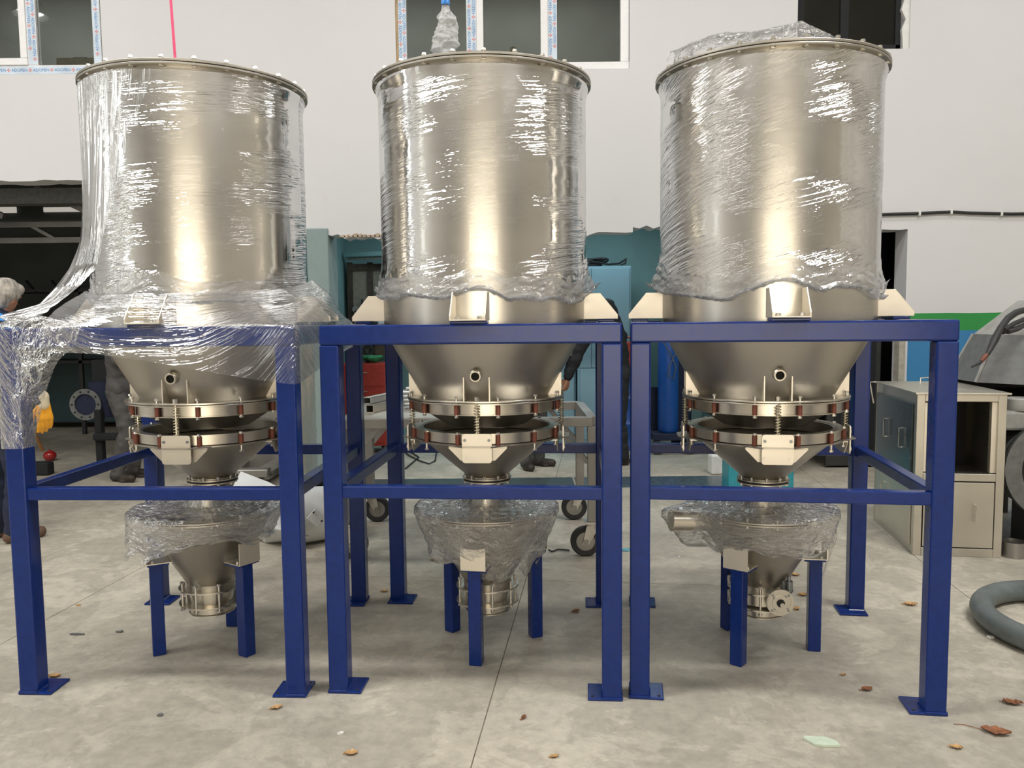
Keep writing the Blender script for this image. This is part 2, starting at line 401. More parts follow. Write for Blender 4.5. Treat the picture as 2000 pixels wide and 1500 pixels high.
def thing(name, label, cat, loc=(0, 0, 0), rz=0.0, group=None):
    o = bpy.data.objects.new(name, None); COL.objects.link(o); o.empty_display_size = 0.1
    o.location = loc; o.rotation_euler = (0, 0, rz)
    return tag(o, label, cat, group)

def struct(o): o['kind'] = 'structure'; return o

def vnoise(u, v, seed=0, pu=None):
    """smooth value noise on arrays; optional period in u"""
    rs = np.random.RandomState(seed); tab = rs.rand(256, 256)
    ui = np.floor(u).astype(int); vi = np.floor(v).astype(int); fu = u - ui; fv = v - vi
    fu = fu * fu * (3 - 2 * fu); fv = fv * fv * (3 - 2 * fv)
    def g(a, b):
        if pu: a = np.mod(a, pu)
        return tab[np.mod(a, 256), np.mod(b, 256)]
    return ((g(ui, vi) * (1 - fu) + g(ui + 1, vi) * fu) * (1 - fv) + (g(ui, vi + 1) * (1 - fu) + g(ui + 1, vi + 1) * fu) * fv) - 0.5

def grid_mesh(name, P, UV, closed_u=False, smooth=True):
    """P: (rows, cols, 3) array -> sheet mesh with a 'film' uv layer in metres"""
    nr, nc = P.shape[:2]; me = bpy.data.meshes.new(name)
    idx = np.arange(nr * nc).reshape(nr, nc)
    ncf = nc if closed_u else nc - 1
    fs = []; uvs = []
    for j in range(nr - 1):
        for i in range(ncf):
            i2 = (i + 1) % nc
            fs.append((int(idx[j, i]), int(idx[j, i2]), int(idx[j + 1, i2]), int(idx[j + 1, i])))
            ub = UV[j, i2] if i2 else UV[j, i] + (UV[j, 1] - UV[j, 0])
            ub2 = UV[j + 1, i2] if i2 else UV[j + 1, i] + (UV[j + 1, 1] - UV[j + 1, 0])
            uvs += [UV[j, i], ub, ub2, UV[j + 1, i]]
    me.from_pydata(P.reshape(-1, 3).tolist(), [], fs); me.update()
    l = me.uv_layers.new(name='film'); l.data.foreach_set('uv', np.array(uvs, dtype=np.float32).ravel())
    if smooth: me.polygons.foreach_set('use_smooth', [True] * len(me.polygons))
    return me

# ================================================================== the hall
# floor: cast slabs with sawn joints, laid a little askew to the wall
floor = struct(part('floor', G().bx(HX0, HX1, HY0 - 6, 13.2, -0.14, -0.005), simple('joint_filler', (0.24, 0.21, 0.165), 0.9, var=0.3)))
SA = -0.112; SO = (0.07, 4.76); SW, SD = 2.48, 4.6
slab_g = G().box((0, 0, -0.05), (SW - 0.004, SD - 0.004, 0.10)); slab_me = slab_g.mesh('slab'); slab_me.materials.append(M['concrete'])
for i in range(-5, 5):
    for j in range(-4, 3):
        x, y = (i + 0.5) * SW, (j + 0.5) * SD
        wx = SO[0] + x * math.cos(SA) - y * math.sin(SA); wy = SO[1] + x * math.sin(SA) + y * math.cos(SA)
        if wy < HY0 - 3.5 or wx < HX0 - 2 or wx > HX1 + 2 or wy > 14.5: continue
        put('slab', slab_me, None, floor, (wx, wy, 0), (0, 0, SA), bevel=0.002)

# back wall with its openings
WY, WT = HY1, 0.25
def jag(x0, x1, z, amp, n, seed):
    rs = random.Random(seed); return [(x0 + (x1 - x0) * i / n, z + (rs.uniform(-amp, amp) if 0 < i < n else 0)) for i in range(n + 1)]
WZ1 = 5.3
X8w2 = at(1229, 70, WY + 0.02).x
wb = G()
wb.prism([(HX0, 3.92)] + jag(HX0, -2.35, 2.93, 0.008, 60, 3) + [(-2.35, 3.92)], WY, WY + WT)
wb.prism([(-2.35, 3.92)] + jag(-2.35, 0.78, 2.37, 0.028, 50, 5) + jag(0.78, 1.18, 2.385, 0.006, 6, 6)[1:] + jag(1.18, 2.5, 2.43, 0.018, 20, 8)[0:] + [(2.75, 2.39), (2.75, 3.92)], WY, WY + WT)
wb.prism([(2.75, 3.92)] + jag(2.75, 3.83, 2.385, 0.006, 14, 4) + [(3.83, 3.92)], WY, WY + WT)
wb.bx(3.83, HX1, WY, WY + WT, 0, 3.92)
wb.bx(2.5, 2.75, WY, WY + WT, 0, 2.4)
for a, b_ in ((HX0, -6.3), (-3.845, -1.068), (X8w2, 2.732), (3.795, HX1)): wb.bx(a, b_, WY, WY + WT, 3.92, WZ1)
wb.bx(2.732, 3.795, WY, WY + WT, 3.92, 4.075)
wb.bx(HX0, HX1, WY, WY + WT, WZ1, HZ)
struct(part('wall_back', wb, M['plaster']))
struct(part('wall_pillar', G().bx(-2.15, -1.755, WY - 0.02, WY + 0.38, 0, 2.45), M['pillar'], bevel=0.012))
# bare brick shows where plaster broke off over the middle opening
pc = G()
rs = random.Random(4)
for k in range(16):
    x = -1.62 + k * 0.042; h = rs.uniform(0.006, 0.028)
    pc.prism([(x - 0.03, 2.365), (x + 0.03, 2.362), (x + 0.02, 2.375 + h), (x - 0.02, 2.372 + h * rs.uniform(0.4, 1))], WY - 0.007, WY + 0.01)
struct(part('trim_1', pc, simple('broken_plaster_edge', (0.42, 0.33, 0.24), 0.9, var=0.4)))

wl = G().bx(HX0 - 0.2, HX0, HY0, HY1 + 0.2, 0, HZ); struct(part('wall_left', wl, M['plaster']))
wr = G().bx(HX1, HX1 + 0.2, HY0, HY1 + 0.2, 0, HZ)
struct(part('wall_right', wr, simple('hall_side_paint', (0.50, 0.47, 0.42), 0.7, var=0.1, nscale=1)))
wf = G()
wf.bx(HX0, -2.8, HY0 - 0.2, HY0, 0, HZ); wf.bx(3.2, HX1, HY0 - 0.2, HY0, 0, HZ); wf.bx(-2.8, 3.2, HY0 - 0.2, HY0, 3.45, HZ)
struct(part('wall_front', wf, simple('hall_front_paint', (0.37, 0.355, 0.325), 0.7, var=0.1, nscale=1)))
struct(part('ceiling', G().bx(HX0 - 0.2, HX1 + 0.2, HY0 - 0.2, HY1 + 0.2, HZ, HZ + 0.15), simple('hall_roof_sheet', (0.36, 0.345, 0.31), 0.6, var=0.1, nscale=1)))

# gate posts and rails seen only as reflections in the steel
gate = thing('sliding_gate', 'tall red framed gate with open bays behind the photographer', 'gate', (0, HY0 + 0.12, 0))
for x in (-2.85, -1.35, 0.75, 1.5, 2.35, 3.2): part('gate_post', G().box((x, 0, 1.72), (0.09, 0.06, 3.44)), M['red'], gate)
for z in (1.1, 2.3, 3.4): part('gate_rail', G().box((2.3, 0, z), (1.9, 0.05, 0.06)), M['red'], gate)

# rooms behind the openings
def room(n, x0, x1, y0, y1, z1, mat, z0=0.0):
    g = G(); t = 0.12
    g.bx(x0 - t, x1 + t, y1, y1 + t, z0, z1); g.bx(x0 - t, x0, y0, y1, z0, z1); g.bx(x1, x1 + t, y0, y1, z0, z1); g.bx(x0 - t, x1 + t, y0, y1 + t, z1, z1 + t)
    if z0 > 0: g.bx(x0 - t, x1 + t, y0, y1 + t, z0 - t, z0)
    return struct(part(n, g, mat))
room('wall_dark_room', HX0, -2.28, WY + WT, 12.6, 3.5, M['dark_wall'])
room('wall_teal_room', -2.15, 2.52, WY + WT, 10.7, 3.0, M['teal_wall'])
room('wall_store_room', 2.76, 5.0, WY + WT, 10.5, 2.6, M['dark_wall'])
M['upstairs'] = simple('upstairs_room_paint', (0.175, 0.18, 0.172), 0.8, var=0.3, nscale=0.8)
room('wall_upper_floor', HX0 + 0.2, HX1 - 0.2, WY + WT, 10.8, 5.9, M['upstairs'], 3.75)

# dark steel door leaf and its black stay in the store-room opening
d1 = struct(part('door_1', G().bx(3.22, 3.76, 8.24, 8.29, 0.02, 1.96), simple('charcoal_door_paint', (0.035, 0.037, 0.036), 0.5, var=0.15), bevel=0.004))
part('door_panel', G().bx(3.30, 3.50, 8.225, 8.24, 0.2, 1.85).bx(3.53, 3.70, 8.225, 8.24, 0.2, 1.85), M['jk_black'], d1)
part('door_stay', G().tube([(3.02, 8.14, 0.98), (3.06, 8.14, 1.12), (3.40, 8.14, 1.42), (3.5, 8.16, 1.5)], 0.022, 8), M['black'], d1)
struct(part('door_frame_1', G().bx(3.775, 3.835, WY - 0.012, WY + 0.1, 0, 1.42), simple('bare_plaster_jamb', (0.38, 0.36, 0.30), 0.85, var=0.2), bevel=0.006))
# worn threshold plates between the hall and the teal room
th = struct(part('floor_threshold', G().bx(-1.72, 0.58, 7.36, 7.86, 0.0, 0.006), simple('dark_threshold_sheet', (0.05, 0.07, 0.075), 0.4, var=0.3), bevel=0.002))
part('threshold_sheet', G().bx(0.60, 2.45, 7.38, 7.86, 0.0, 0.006), simple('blue_grey_threshold_sheet', (0.07, 0.10, 0.12), 0.28, var=0.3), th, bevel=0.002)

# ---------------------------------------------------------------- windows
def text_mesh(body):
    c = bpy.data.curves.new('lettering', 'FONT'); c.body = body; c.size = 1.0; c.extrude = 0.0; c.align_x = 'LEFT'; c.resolution_u = 2
    o = bpy.data.objects.new('lettering', c); COL.objects.link(o)
    bpy.context.view_layer.update()
    me = bpy.data.meshes.new_from_object(o.evaluated_get(bpy.context.evaluated_depsgraph_get()))
    bpy.data.objects.remove(o, do_unlink=True)
    n = len(me.vertices); co = np.zeros(n * 3); me.vertices.foreach_get('co', co); co = co.reshape(-1, 3)
    co[:, 0] -= co[:, 0].min(); co[:, 0] /= co[:, 0].max(); co[:, 1] /= max(co[:, 1].max(), 1e-6)
    me.vertices.foreach_set('co', co.ravel()); me.materials.clear(); me.materials.append(M['ink_blue']); me.update()
    return me      # unit wide, unit tall, lies in XY
TXT = text_mesh('ADOPEN')
pet = G()
for k in range(4):
    a = PI / 2 * k
    pet.add([(0.06, 0, 0), (0.30, 0.17, 0), (0.55, 0, 0), (0.30, -0.17, 0)], [(0, 1, 2, 3)], RZ(a))
PET = pet.mesh('printed_mark'); PET.materials.append(M['ink_red'])

def tape(win, x0, x1, z0, z1, y, direction, cols=2, seed=0):
    """printed protective tape on a frame member; direction 'down', 'up' or 'right'"""
    t = part('tape', G().bx(x0, x1, y - 0.002, y, z0, z1), M['tape'], win)
    L, pitch, hh = 0.150, 0.205, 0.027
    vert = direction != 'right'
    w = (x1 - x0) if vert else (z1 - z0); length = (z1 - z0) if vert else (x1 - x0)
    for c in range(cols):
        off = (c + 0.5) * w / cols
        s = -((seed * 0.07 + c * 0.105) % pitch)
        while s < length:
            if s >= 0.0 and s + L <= length:
                o = put('lettering', TXT, None, t)
                if direction == 'right':
                    o.location = (x0 + s, y - 0.003, z0 + off - hh / 2); o.rotation_euler = (PI / 2, 0, 0)
                elif direction == 'down':
                    o.location = (x0 + off - hh / 2, y - 0.003, z1 - s); o.rotation_euler = (PI / 2, PI / 2, 0)
                else:
                    o.location = (x0 + off + hh / 2, y - 0.003, z0 + s); o.rotation_euler = (PI / 2, -PI / 2, 0)
                o.scale = (L, hh, 1)
            q = s + L + 0.028
            if 0.02 <= q <= length - 0.02:
                m_ = put('printed_mark', PET, None, t)
                m_.location = (x0 + q, y - 0.003, z0 + off) if not vert else ((x0 + off, y - 0.003, z1 - q) if direction == 'down' else (x0 + off, y - 0.003, z0 + q))
                m_.rotation_euler = (PI / 2, 0, 0); m_.scale = (0.036, 0.036, 1)
            s += pitch
    return t

def pane(win, x0, x1, z0, z1, y): return part('pane', G().bx(x0, x1, y, y + 0.008, z0, z1), M['glass'], win)

FY = WY + 0.02   # front of the profiles
def member(win, name, x0, x1, z0, z1, y=FY, d=0.07, mat='white_pvc'): return part(name, G().bx(x0, x1, y, y + d, z0, z1), M[mat], win, bevel=0.004)
ZT = WZ1
def X8(px): return at(px, 70, FY).x
def Z8(py): return at(1000, py, FY).z + 0.0
# window 1 (left)
w1 = struct(part('window_1', G().bx(-6.28, -3.845, FY + 0.03, FY + 0.09, 3.925, 3.955), M['white_pvc']))
sil = 3.925
member(w1, 'frame_bottom', -6.28, -3.86, sil, sil + 0.085); tape(w1, -5.2, -3.86, sil + 0.005, sil + 0.075, FY, 'right', 1, 2)
member(w1, 'frame_right', X8(181), X8(197), sil + 0.0855, ZT); tape(w1, X8(182), X8(196), sil + 0.08, ZT, FY, 'up', 1, 4)
member(w1, 'mullion', X8(52), X8(71), sil + 0.0855, ZT); tape(w1, X8(54), X8(70), sil + 0.09, ZT, FY, 'down', 2, 1)
member(w1, 'sash_stile', X8(39), X8(52), sil + 0.151, ZT, FY - 0.015, 0.06); member(w1, 'sash_rail', -6.2, X8(52), sil + 0.086, sil + 0.15, FY - 0.014, 0.06)
pane(w1, X8(71), X8(181), sil + 0.08, ZT, FY + 0.03); pane(w1, -6.25, X8(40), sil + 0.14, ZT, FY + 0.02)
part('seal_gap', G().bx(X8(197), X8(199.5), FY + 0.005, FY + 0.02, sil, ZT), M['dark'], w1)
# window 2 (centre)
w2 = struct(part('window_2', G().bx(-1.068, 1.147, FY + 0.03, FY + 0.09, 3.93, 3.96), M['white_pvc']))
sl = 3.935
member(w2, 'timber_packer', X8(770), X8(778), sl, ZT, FY + 0.005, 0.05, 'wood')
member(w2, 'frame_left', X8(778), X8(794), sl + 0.0555, ZT); tape(w2, X8(778.5), X8(793.5), sl + 0.04, ZT, FY, 'down', 2, 1)
member(w2, 'frame_bottom', X8(778), X8(1229), sl - 0.012, sl + 0.055)
member(w2, 'mullion', X8(911), X8(931), sl + 0.0555, ZT); tape(w2, X8(912), X8(930), sl + 0.06, ZT, FY, 'down', 2, 3)
member(w2, 'sash_stile', X8(931), X8(944), sl + 0.055, ZT, FY - 0.01, 0.06)
member(w2, 'sash_stile', X8(1056), X8(1070), sl + 0.055, ZT, FY - 0.01, 0.06)
member(w2, 'mullion', X8(1070), X8(1088), sl + 0.0555, ZT); tape(w2, X8(1070.5), X8(1087.5), sl + 0.06, ZT, FY, 'down', 2, 2)
member(w2, 'sash_rail', X8(944), X8(1056), sl + 0.055, sl + 0.12, FY - 0.01, 0.06)
member(w2, 'frame_right', X8(1212), X8(1229), sl + 0.0555, ZT)
for a, b_ in ((794, 911), (944, 1056), (1088, 1212)): pane(w2, X8(a), X8(b_), sl + 0.05, ZT, FY + 0.03)
part('seal_gap', G().bx(X8(1228), X8(1230.5), FY, FY + 0.02, sl + 0.06, ZT), M['dark'], w2)
# window 3 (right, dark frame)
w3 = struct(part('window_3', G().bx(2.735, 3.79, FY + 0.06, FY + 0.10, 4.08, 4.10), M['black']))
darkf = 'jk_black'
member(w3, 'frame_left', X8(1558), X8(1572), 4.08, ZT, FY + 0.03, 0.06, darkf); member(w3, 'frame_right', X8(1752), X8(1762), 4.08, ZT, FY + 0.03, 0.06, darkf)
member(w3, 'mullion', X8(1644), X8(1660), 4.08, ZT, FY + 0.03, 0.06, darkf); member(w3, 'frame_bottom', X8(1558), X8(1762), 4.08, 4.13, FY + 0.03, 0.06, darkf)
pane(w3, X8(1572), X8(1644), 4.13, ZT, FY + 0.05); pane(w3, X8(1660), X8(1752), 4.13, ZT, FY + 0.05)
g = G(); rs = random.Random(9)
pts = [(X8(1763) + rs.uniform(-0.02, 0.03), 4.08 + k * 0.09) for k in range(14)]
g.prism([(X8(1776), 4.06)] + [(X8(1776), ZT)] + [(x, z) for x, z in reversed(pts)], FY - 0.005, FY + 0.03)
part('foam_edge', g, M['white_plastic'], w3)
# upstairs clutter dimly seen through the panes
up = [(-4.55, 9.0, 0.50, 0.30, 0.62, M['tan_panel'], 'tan carton upstairs behind the left window'), (-4.0, 9.4, 0.35, 0.3, 0.55, M['castl'], 'pale carton upstairs at the left window corner'),
      (0.05, 9.1, 0.07, 0.1, 0.75, M['tan_panel'], 'upright tan board upstairs behind the middle window')]
for x, y, sx, sy, sz, mt, lb in up:
    tag(part('carton', G().box((x, y, 3.75 + sz / 2), (sx, sy, sz)).box((x, y, 3.75 + sz + 0.004), (sx * 0.3, sy * 1.02, 0.006)), mt, bevel=0.004), lb, 'carton')
# ceiling lamp whose glare shows in the left window pane
def high_bay(x, y, z, label, power=60):
    t = thing('high_bay_lamp', label, 'lamp', (x, y, z), 0, 'lamps under the roof')
    part('lamp_shade', G().lathe([(0.06, 0.28), (0.12, 0.25), (0.24, 0.05), (0.25, 0.0), (0.235, 0.0), (0.11, 0.23)], 28), M['castl'], t, 40)
    part('hanger', G().cyl((0, 0, 0.27), (0, 0, HZ - z), 0.012, n=8), M['black'], t)
    m, nt, b = newmat('lamp_glow'); b.inputs['Emission Color'].default_value = (1, 0.98, 0.95, 1); b.inputs['Emission Strength'].default_value = 45
    part('bulb', G().lathe([(0.001, 0.02), (0.12, 0.03), (0.17, 0.06), (0.10, 0.14), (0.03, 0.24)], 20), m, t, 60)
    return t
high_bay(-7.35, 3.0, 6.28, 'round high-bay lamp on the left that glares in the window pane')

# wall cable with clips
wc = thing('wall_cable', 'black cable clipped along the white wall above the dark doorway', 'cable')
p0 = [(1718, 419), (1755, 418), (1795, 417), (1830, 415), (1862, 414), (1895, 416), (1935, 417), (1975, 418), (2040, 417), (2120, 419)]
part('cable', G().tube([at(x, y, WY - 0.02) for x, y in p0], 0.015, 8), M['black'], wc, 60)
for x, y in ((1795, 417), (1857, 414), (1955, 417.5), (2050, 417)):
    c = at(x, y, WY - 0.02); part('clip', G().box((c.x, WY - 0.02, c.z), (0.02, 0.045, 0.045)), M['white_plastic'], wc, bevel=0.004)

# ================================================================== blue frames
FW, FD, FA, FH = 1.2289, 1.2092, 0.0808, 1.55
FR = [(-1.4632, 3.8983, -0.046), (-0.1251, 3.8585, -0.0818), (1.1689, 3.7407, -0.1451)]
hw, hd = FW / 2, FD / 2
def make_frame(i, label):
    x, y, a = FR[i]
    t = thing('support_frame', label, 'frame', (x, y, 0), a, 'blue steel support frames')
    for sx in (-1, 1):
        for sy in (-1, 1):
            cx, cy = sx * (hw - FA / 2), sy * (hd - FA / 2)
            part('post', G().box((cx, cy, (0.01 + FH - FA) / 2), (FA, FA, FH - FA - 0.01)), M['blue'], t, bevel=0.007)
            px_ = cx - sx * 0.027; py_ = cy - sy * 0.027
            bp = part('base_plate', G().box((px_, py_, 0.0055), (FA + 0.062, FA + 0.062, 0.011)), M['blue'], t, bevel=0.004)
            for q in ((-1, 1), (1, -1)) if sx * sy > 0 else ((1, 1), (-1, -1)):
                hx, hy = px_ + q[0] * 0.052, py_ + q[1] * 0.052
                if (hx - cx) * sx < 0 or (hy - cy) * sy < 0: part('bolt_hole', G().cyl((hx, hy, 0.0105), (hx, hy, 0.0118), 0.008, n=10), M['dark'], bp)
            g = G()
            for e in range(4):
                d = Vector((math.cos(e * PI / 2), math.sin(e * PI / 2), 0)); n_ = Vector((-d.y, d.x, 0)); c0 = Vector((cx, cy, 0.011)) + d * FA / 2
                g.tube([c0 - n_ * FA * 0.49, c0 + n_ * FA * 0.49], 0.005, 6)
            part('weld_bead', g, M['blue'], t, 60)
    z = FH - FA / 2
    for sy, nm in ((-1, 'top_beam'), (1, 'top_beam')): part(nm, G().box((0, sy * (hd - FA / 2), z), (FW, FA, FA)), M['blue'], t, bevel=0.008)
    for sx in (-1, 1): part('top_beam', G().box((sx * (hw - FA / 2), 0, z), (FA, FD - 2 * FA - 0.001, FA)), M['blue'], t, bevel=0.008)
    zr, ra = 0.860, 0.052
    for sy in (-1, 1): part('rail', G().box((0, sy * (hd - FA / 2) - (0.006 if sy < 0 else 0), zr), (FW - 2 * FA + 0.03, ra, ra)), M['blue'], t, bevel=0.005)
    for sx in (-1, 1): part('rail', G().box((sx * (hw - FA / 2), 0, zr), (ra, FD - 2 * FA + 0.004, ra)), M['blue'], t, bevel=0.005)
    for k in range(4):
        M4 = RZ(k * PI / 2); R = (hd if k % 2 == 0 else hw) - FA / 2
        part('bearing_pad', G().box((0, -R + 0.004, FH + 0.006), (0.15, 0.074, 0.012), M4), M['blue'], t, bevel=0.003)
    return t
make_frame(0, 'left blue steel frame, front corner post swathed in clear film')
make_frame(1, 'middle blue steel frame, free of film, under the tank with the bottle')
make_frame(2, 'right blue steel frame standing beside the stainless cabinet')

# ================================================================== tanks
TR, ZC, ZTOP = 0.473, 1.522, 2.65
def bolt_mesh(l_up, l_dn, r=0.0055, head=0.0095):
    g = G(); g.cyl((0, 0, -l_dn), (0, 0, l_up), r, n=8); g.cyl((0, 0, l_up - 0.006), (0, 0, l_up + 0.003), head, head * 0.8, 6); g.cyl((0, 0, -l_dn - 0.002), (0, 0, -l_dn + 0.006), head, head, 6)
    return g.mesh('bolt', 50)
BOLT_UP = bolt_mesh(0.020, 0.070); BOLT_LO = bolt_mesh(0.052, 0.035); BOLT_RIM = bolt_mesh(0.010, 0.028, 0.006, 0.011); BOLT_SM = bolt_mesh(0.015, 0.026, 0.004, 0.0075); BOLT_BR = bolt_mesh(0.006, 0.002, 0.006, 0.011)
STUD = bolt_mesh(0.035, 0.098, 0.006, 0.011)
for b_ in (BOLT_UP, BOLT_LO, BOLT_RIM, BOLT_SM, BOLT_BR, STUD): b_.materials.append(M['bolt'])
bg = G().cyl((0, 0, -0.022), (0, 0, 0.022), 0.0105, n=12); BUSH = bg.mesh('bushing', 40); BUSH.materials.append(M['bushing'])
sp = G(); n_ = 11
sp.tube([(0.0125 * math.cos(t_ * 2 * PI), 0.0125 * math.sin(t_ * 2 * PI), -0.062 + 0.136 * t_ / n_) for t_ in np.linspace(0, n_, n_ * 12)], 0.0021, 6)
SPRING = sp.mesh('spring_coil', 60); SPRING.materials.append(M['spring'])
sr = G().cyl((0, 0, -0.09), (0, 0, 0.10), 0.0045, n=8).cyl((0, 0, 0.086), (0, 0, 0.104), 0.011, n=6); SROD = sr.mesh('spring_rod', 40); SROD.materials.append(M['bolt'])

def round_rect(w, h, r, n=5):
    pts = []
    for cx, cz, a0 in ((w / 2 - r, h / 2 - r, 0), (-w / 2 + r, h / 2 - r, PI / 2), (-w / 2 + r, -h / 2 + r, PI), (w / 2 - r, -h / 2 + r, 1.5 * PI)):
        for i in range(n): pts.append((cx + r * math.cos(a0 + PI / 2 * i / (n - 1)), cz + r * math.sin(a0 + PI / 2 * i / (n - 1))))
    return pts

def make_tank(i, label):
    x, y, a = FR[i]
    t = thing('silo_tank', label, 'tank', (x, y, 0), a, 'stainless silo tanks')
    part('shell', G().lathe([(TR, ZC), (TR, ZC + 0.4), (TR, 2.2), (TR, 2.622)], 128), M['tank'], t, 40)
    part('seam', G().bx(-0.001, 0.003, TR - 0.002, TR + 0.0015, ZC, 2.62), M['ring'], t)
    # rim flange and bolted lid
    rf = part('rim_flange', G().ring(TR - 0.002, 0.503, 2.622, 2.632, 96), M['cone'], t, 30, 0.002)
    ld = part('lid', G().disc(0.503, 2.635, 2.646, 96), M['cone'], t, 30, 0.002)
    for k in range(24):
        aa = 2 * PI * (k + 0.5) / 24; put('bolt', BOLT_RIM, None, rf, (0.488 * math.cos(aa), 0.488 * math.sin(aa), 2.648))
    # cone
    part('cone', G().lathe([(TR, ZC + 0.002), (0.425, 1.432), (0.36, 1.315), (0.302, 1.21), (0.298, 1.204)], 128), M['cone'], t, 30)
    # level port on the cone
    pr = part('port_socket', G().lathe([(0.018, -0.03), (0.0275, -0.03), (0.0275, 0.022), (0.024, 0.026), (0.018, 0.026), (0.018, -0.03)], 32, False, T(0, -0.372, 1.327) @ Matrix.Rotation(PI / 2 + 0.12, 4, 'X')), M['ring'], t, 30)
    part('port_bore', G().disc(0.0185, -0.004, 0.002, 24, T(0, -0.372, 1.327) @ Matrix.Rotation(PI / 2 + 0.12, 4, 'X')), M['dark'], pr)
    # mounting brackets: folded channel with open top
    for k in range(4):
        M4 = RZ(k * PI / 2)
        base = part('bracket_base', G().box((0, -(TR + 0.075), 1.566), (0.142, 0.152, 0.005), M4), M['plate'], t, bevel=0.002)
        prof = [(TR - 0.006, 1.564), (TR + 0.150, 1.564), (TR + 0.150, 1.584), (TR + 0.070, 1.682), (TR - 0.006, 1.682)]
        for s in (-1, 1):
            g = G(); g.prism(prof, s * 0.0705 - 0.0025, s * 0.0705 + 0.0025, M4 @ RZ(-PI / 2))
            part('bracket_cheek', g, M['plate'], base, bevel=0.001)
        for s in (-1, 1):
            p = M4 @ Vector((s * 0.045, -(TR + 0.115), 1.574)); put('bolt', BOLT_BR, None, base, p)
    # gussets standing on the upper flange
    for k in range(4):
        M4 = RZ(k * PI / 2)
        for s in (-1, 1):
            g = G(); g.prism([(0.296, 1.213), (0.360, 1.213), (0.360, 1.318), (0.352, 1.318)], s * 0.056 - 0.0025, s * 0.056 + 0.0025, M4 @ RZ(-PI / 2))
            part('gusset', g, M['plate'], t)
    # upper flange pair and drum band
    uf = part('upper_flange', G().ring(0.296, 0.372, 1.205, 1.213, 96).ring(0.30, 0.370, 1.195, 1.202, 96), M['ring'], t, 30, 0.001)
    band = part('upper_band', G().lathe([(0.338, 1.196), (0.342, 1.196), (0.342, 1.152), (0.354, 1.152), (0.354, 1.148), (0.338, 1.148), (0.338, 1.196)], 96), M['ring'], t, 30)
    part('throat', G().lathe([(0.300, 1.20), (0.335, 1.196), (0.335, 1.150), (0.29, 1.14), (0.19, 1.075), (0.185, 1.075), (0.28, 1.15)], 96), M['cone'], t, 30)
    for k in range(12):
        aa = PI / 12 + 2 * PI * k / 12
        bo = put('bolt', BOLT_UP, None, uf, (0.3545 * math.cos(aa), 0.3545 * math.sin(aa), 1.210)); put('bushing', BUSH, None, uf, (0.3545 * math.cos(aa), 0.3545 * math.sin(aa), 1.173))
    for k in range(4):
        aa = -PI / 2 + k * PI / 2
        so = put('spring', SPRING, None, t, (0.359 * math.cos(aa), 0.359 * math.sin(aa), 1.128)); put('spring_rod', SROD, None, so, (0, 0, 0))
    # lower vibrating pan
    lr = part('lower_ring', G().lathe([(0.332, 1.022), (0.337, 1.022), (0.337, 1.064), (0.346, 1.064), (0.346, 1.068), (0.306, 1.068), (0.306, 1.064), (0.332, 1.064), (0.332, 1.022)], 96), M['ring'], t, 30)
    pl = G(); pl.ring(0.29, 0.352, 1.012, 1.018, 96)
    for k in range(4): pl.prism([(-0.165, -0.30), (-0.062, -0.394), (0.062, -0.394), (0.165, -0.30), (0.0, -0.285)], 1.0125, 1.0175, RZ(k * PI / 2) @ Matrix(((1, 0, 0, 0), (0, 0, 1, 0), (0, 1, 0, 0), (0, 0, 0, 1))))
    part('lower_plate', pl, M['cone'], t, 30)
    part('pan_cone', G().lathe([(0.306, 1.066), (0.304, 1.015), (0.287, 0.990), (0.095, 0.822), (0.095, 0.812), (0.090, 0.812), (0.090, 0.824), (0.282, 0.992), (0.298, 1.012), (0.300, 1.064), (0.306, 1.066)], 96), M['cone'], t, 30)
    part('deflector_dome', G().lathe([(0.001, 1.005), (0.07, 0.995), (0.13, 0.965), (0.165, 0.925)], 64), M['ring'], t, 60)
    for k in range(12):
        aa = PI / 12 + 2 * PI * k / 12
        if True:
            bo = put('bolt', BOLT_LO, None, lr, (0.3455 * math.cos(aa), 0.3455 * math.sin(aa), 1.018)); put('bushing', BUSH, None, lr, (0.3455 * math.cos(aa), 0.3455 * math.sin(aa), 1.040))
    for k in range(4):
        M4 = RZ(k * PI / 2)
        cp = part('cover_plate', G().prism([(px_, pz_ + 1.008) for px_, pz_ in round_rect(0.130, 0.128, 0.012)], -0.372, -0.366, M4), M['plate'], t)
        part('wing_plate', G().prism([(-0.130, 1.006), (0.130, 1.006), (0.076, 0.950), (-0.076, 0.950)], -0.344, -0.339, M4).prism([(-0.128, 1.012), (0.128, 1.012), (0.128, 1.007), (-0.128, 1.007)], -0.344, -0.29, M4), M['plate_shade'], t)
        for sx in (-1, 1):
            for sz in (-1, 1):
                r_ = 0.0065 if sz > 0 else 0.009
                g = G().cyl((sx * 0.053, -0.370, 1.008 + sz * 0.036 + (0 if sz > 0 else -0.006)), (sx * 0.053, -0.376, 1.008 + sz * 0.036 + (0 if sz > 0 else -0.006)), r_, n=14, M4=M4)
                part('plate_screw', g, M['tool'] if sz > 0 else M['plate'], cp)
    bf = part('outlet_flange', G().ring(0.090, 0.118, 0.812, 0.816, 64).ring(0.085, 0.118, 0.797, 0.802, 64), M['ring'], t, 30)
    part('outlet_gasket', G().ring(0.09, 0.112, 0.802, 0.812, 48), M['black'], bf)
    for k in range(10):
        aa = 2 * PI * (k + 0.5) / 10; put('bolt', BOLT_SM, None, bf, (0.106 * math.cos(aa), 0.106 * math.sin(aa), 0.814))
    return t
make_tank(0, 'left stainless silo tank, film streaming from it to the frame corner')
make_tank(1, 'middle stainless silo tank with a crushed bottle on its lid')
make_tank(2, 'right stainless silo tank with loose film piled on its lid')

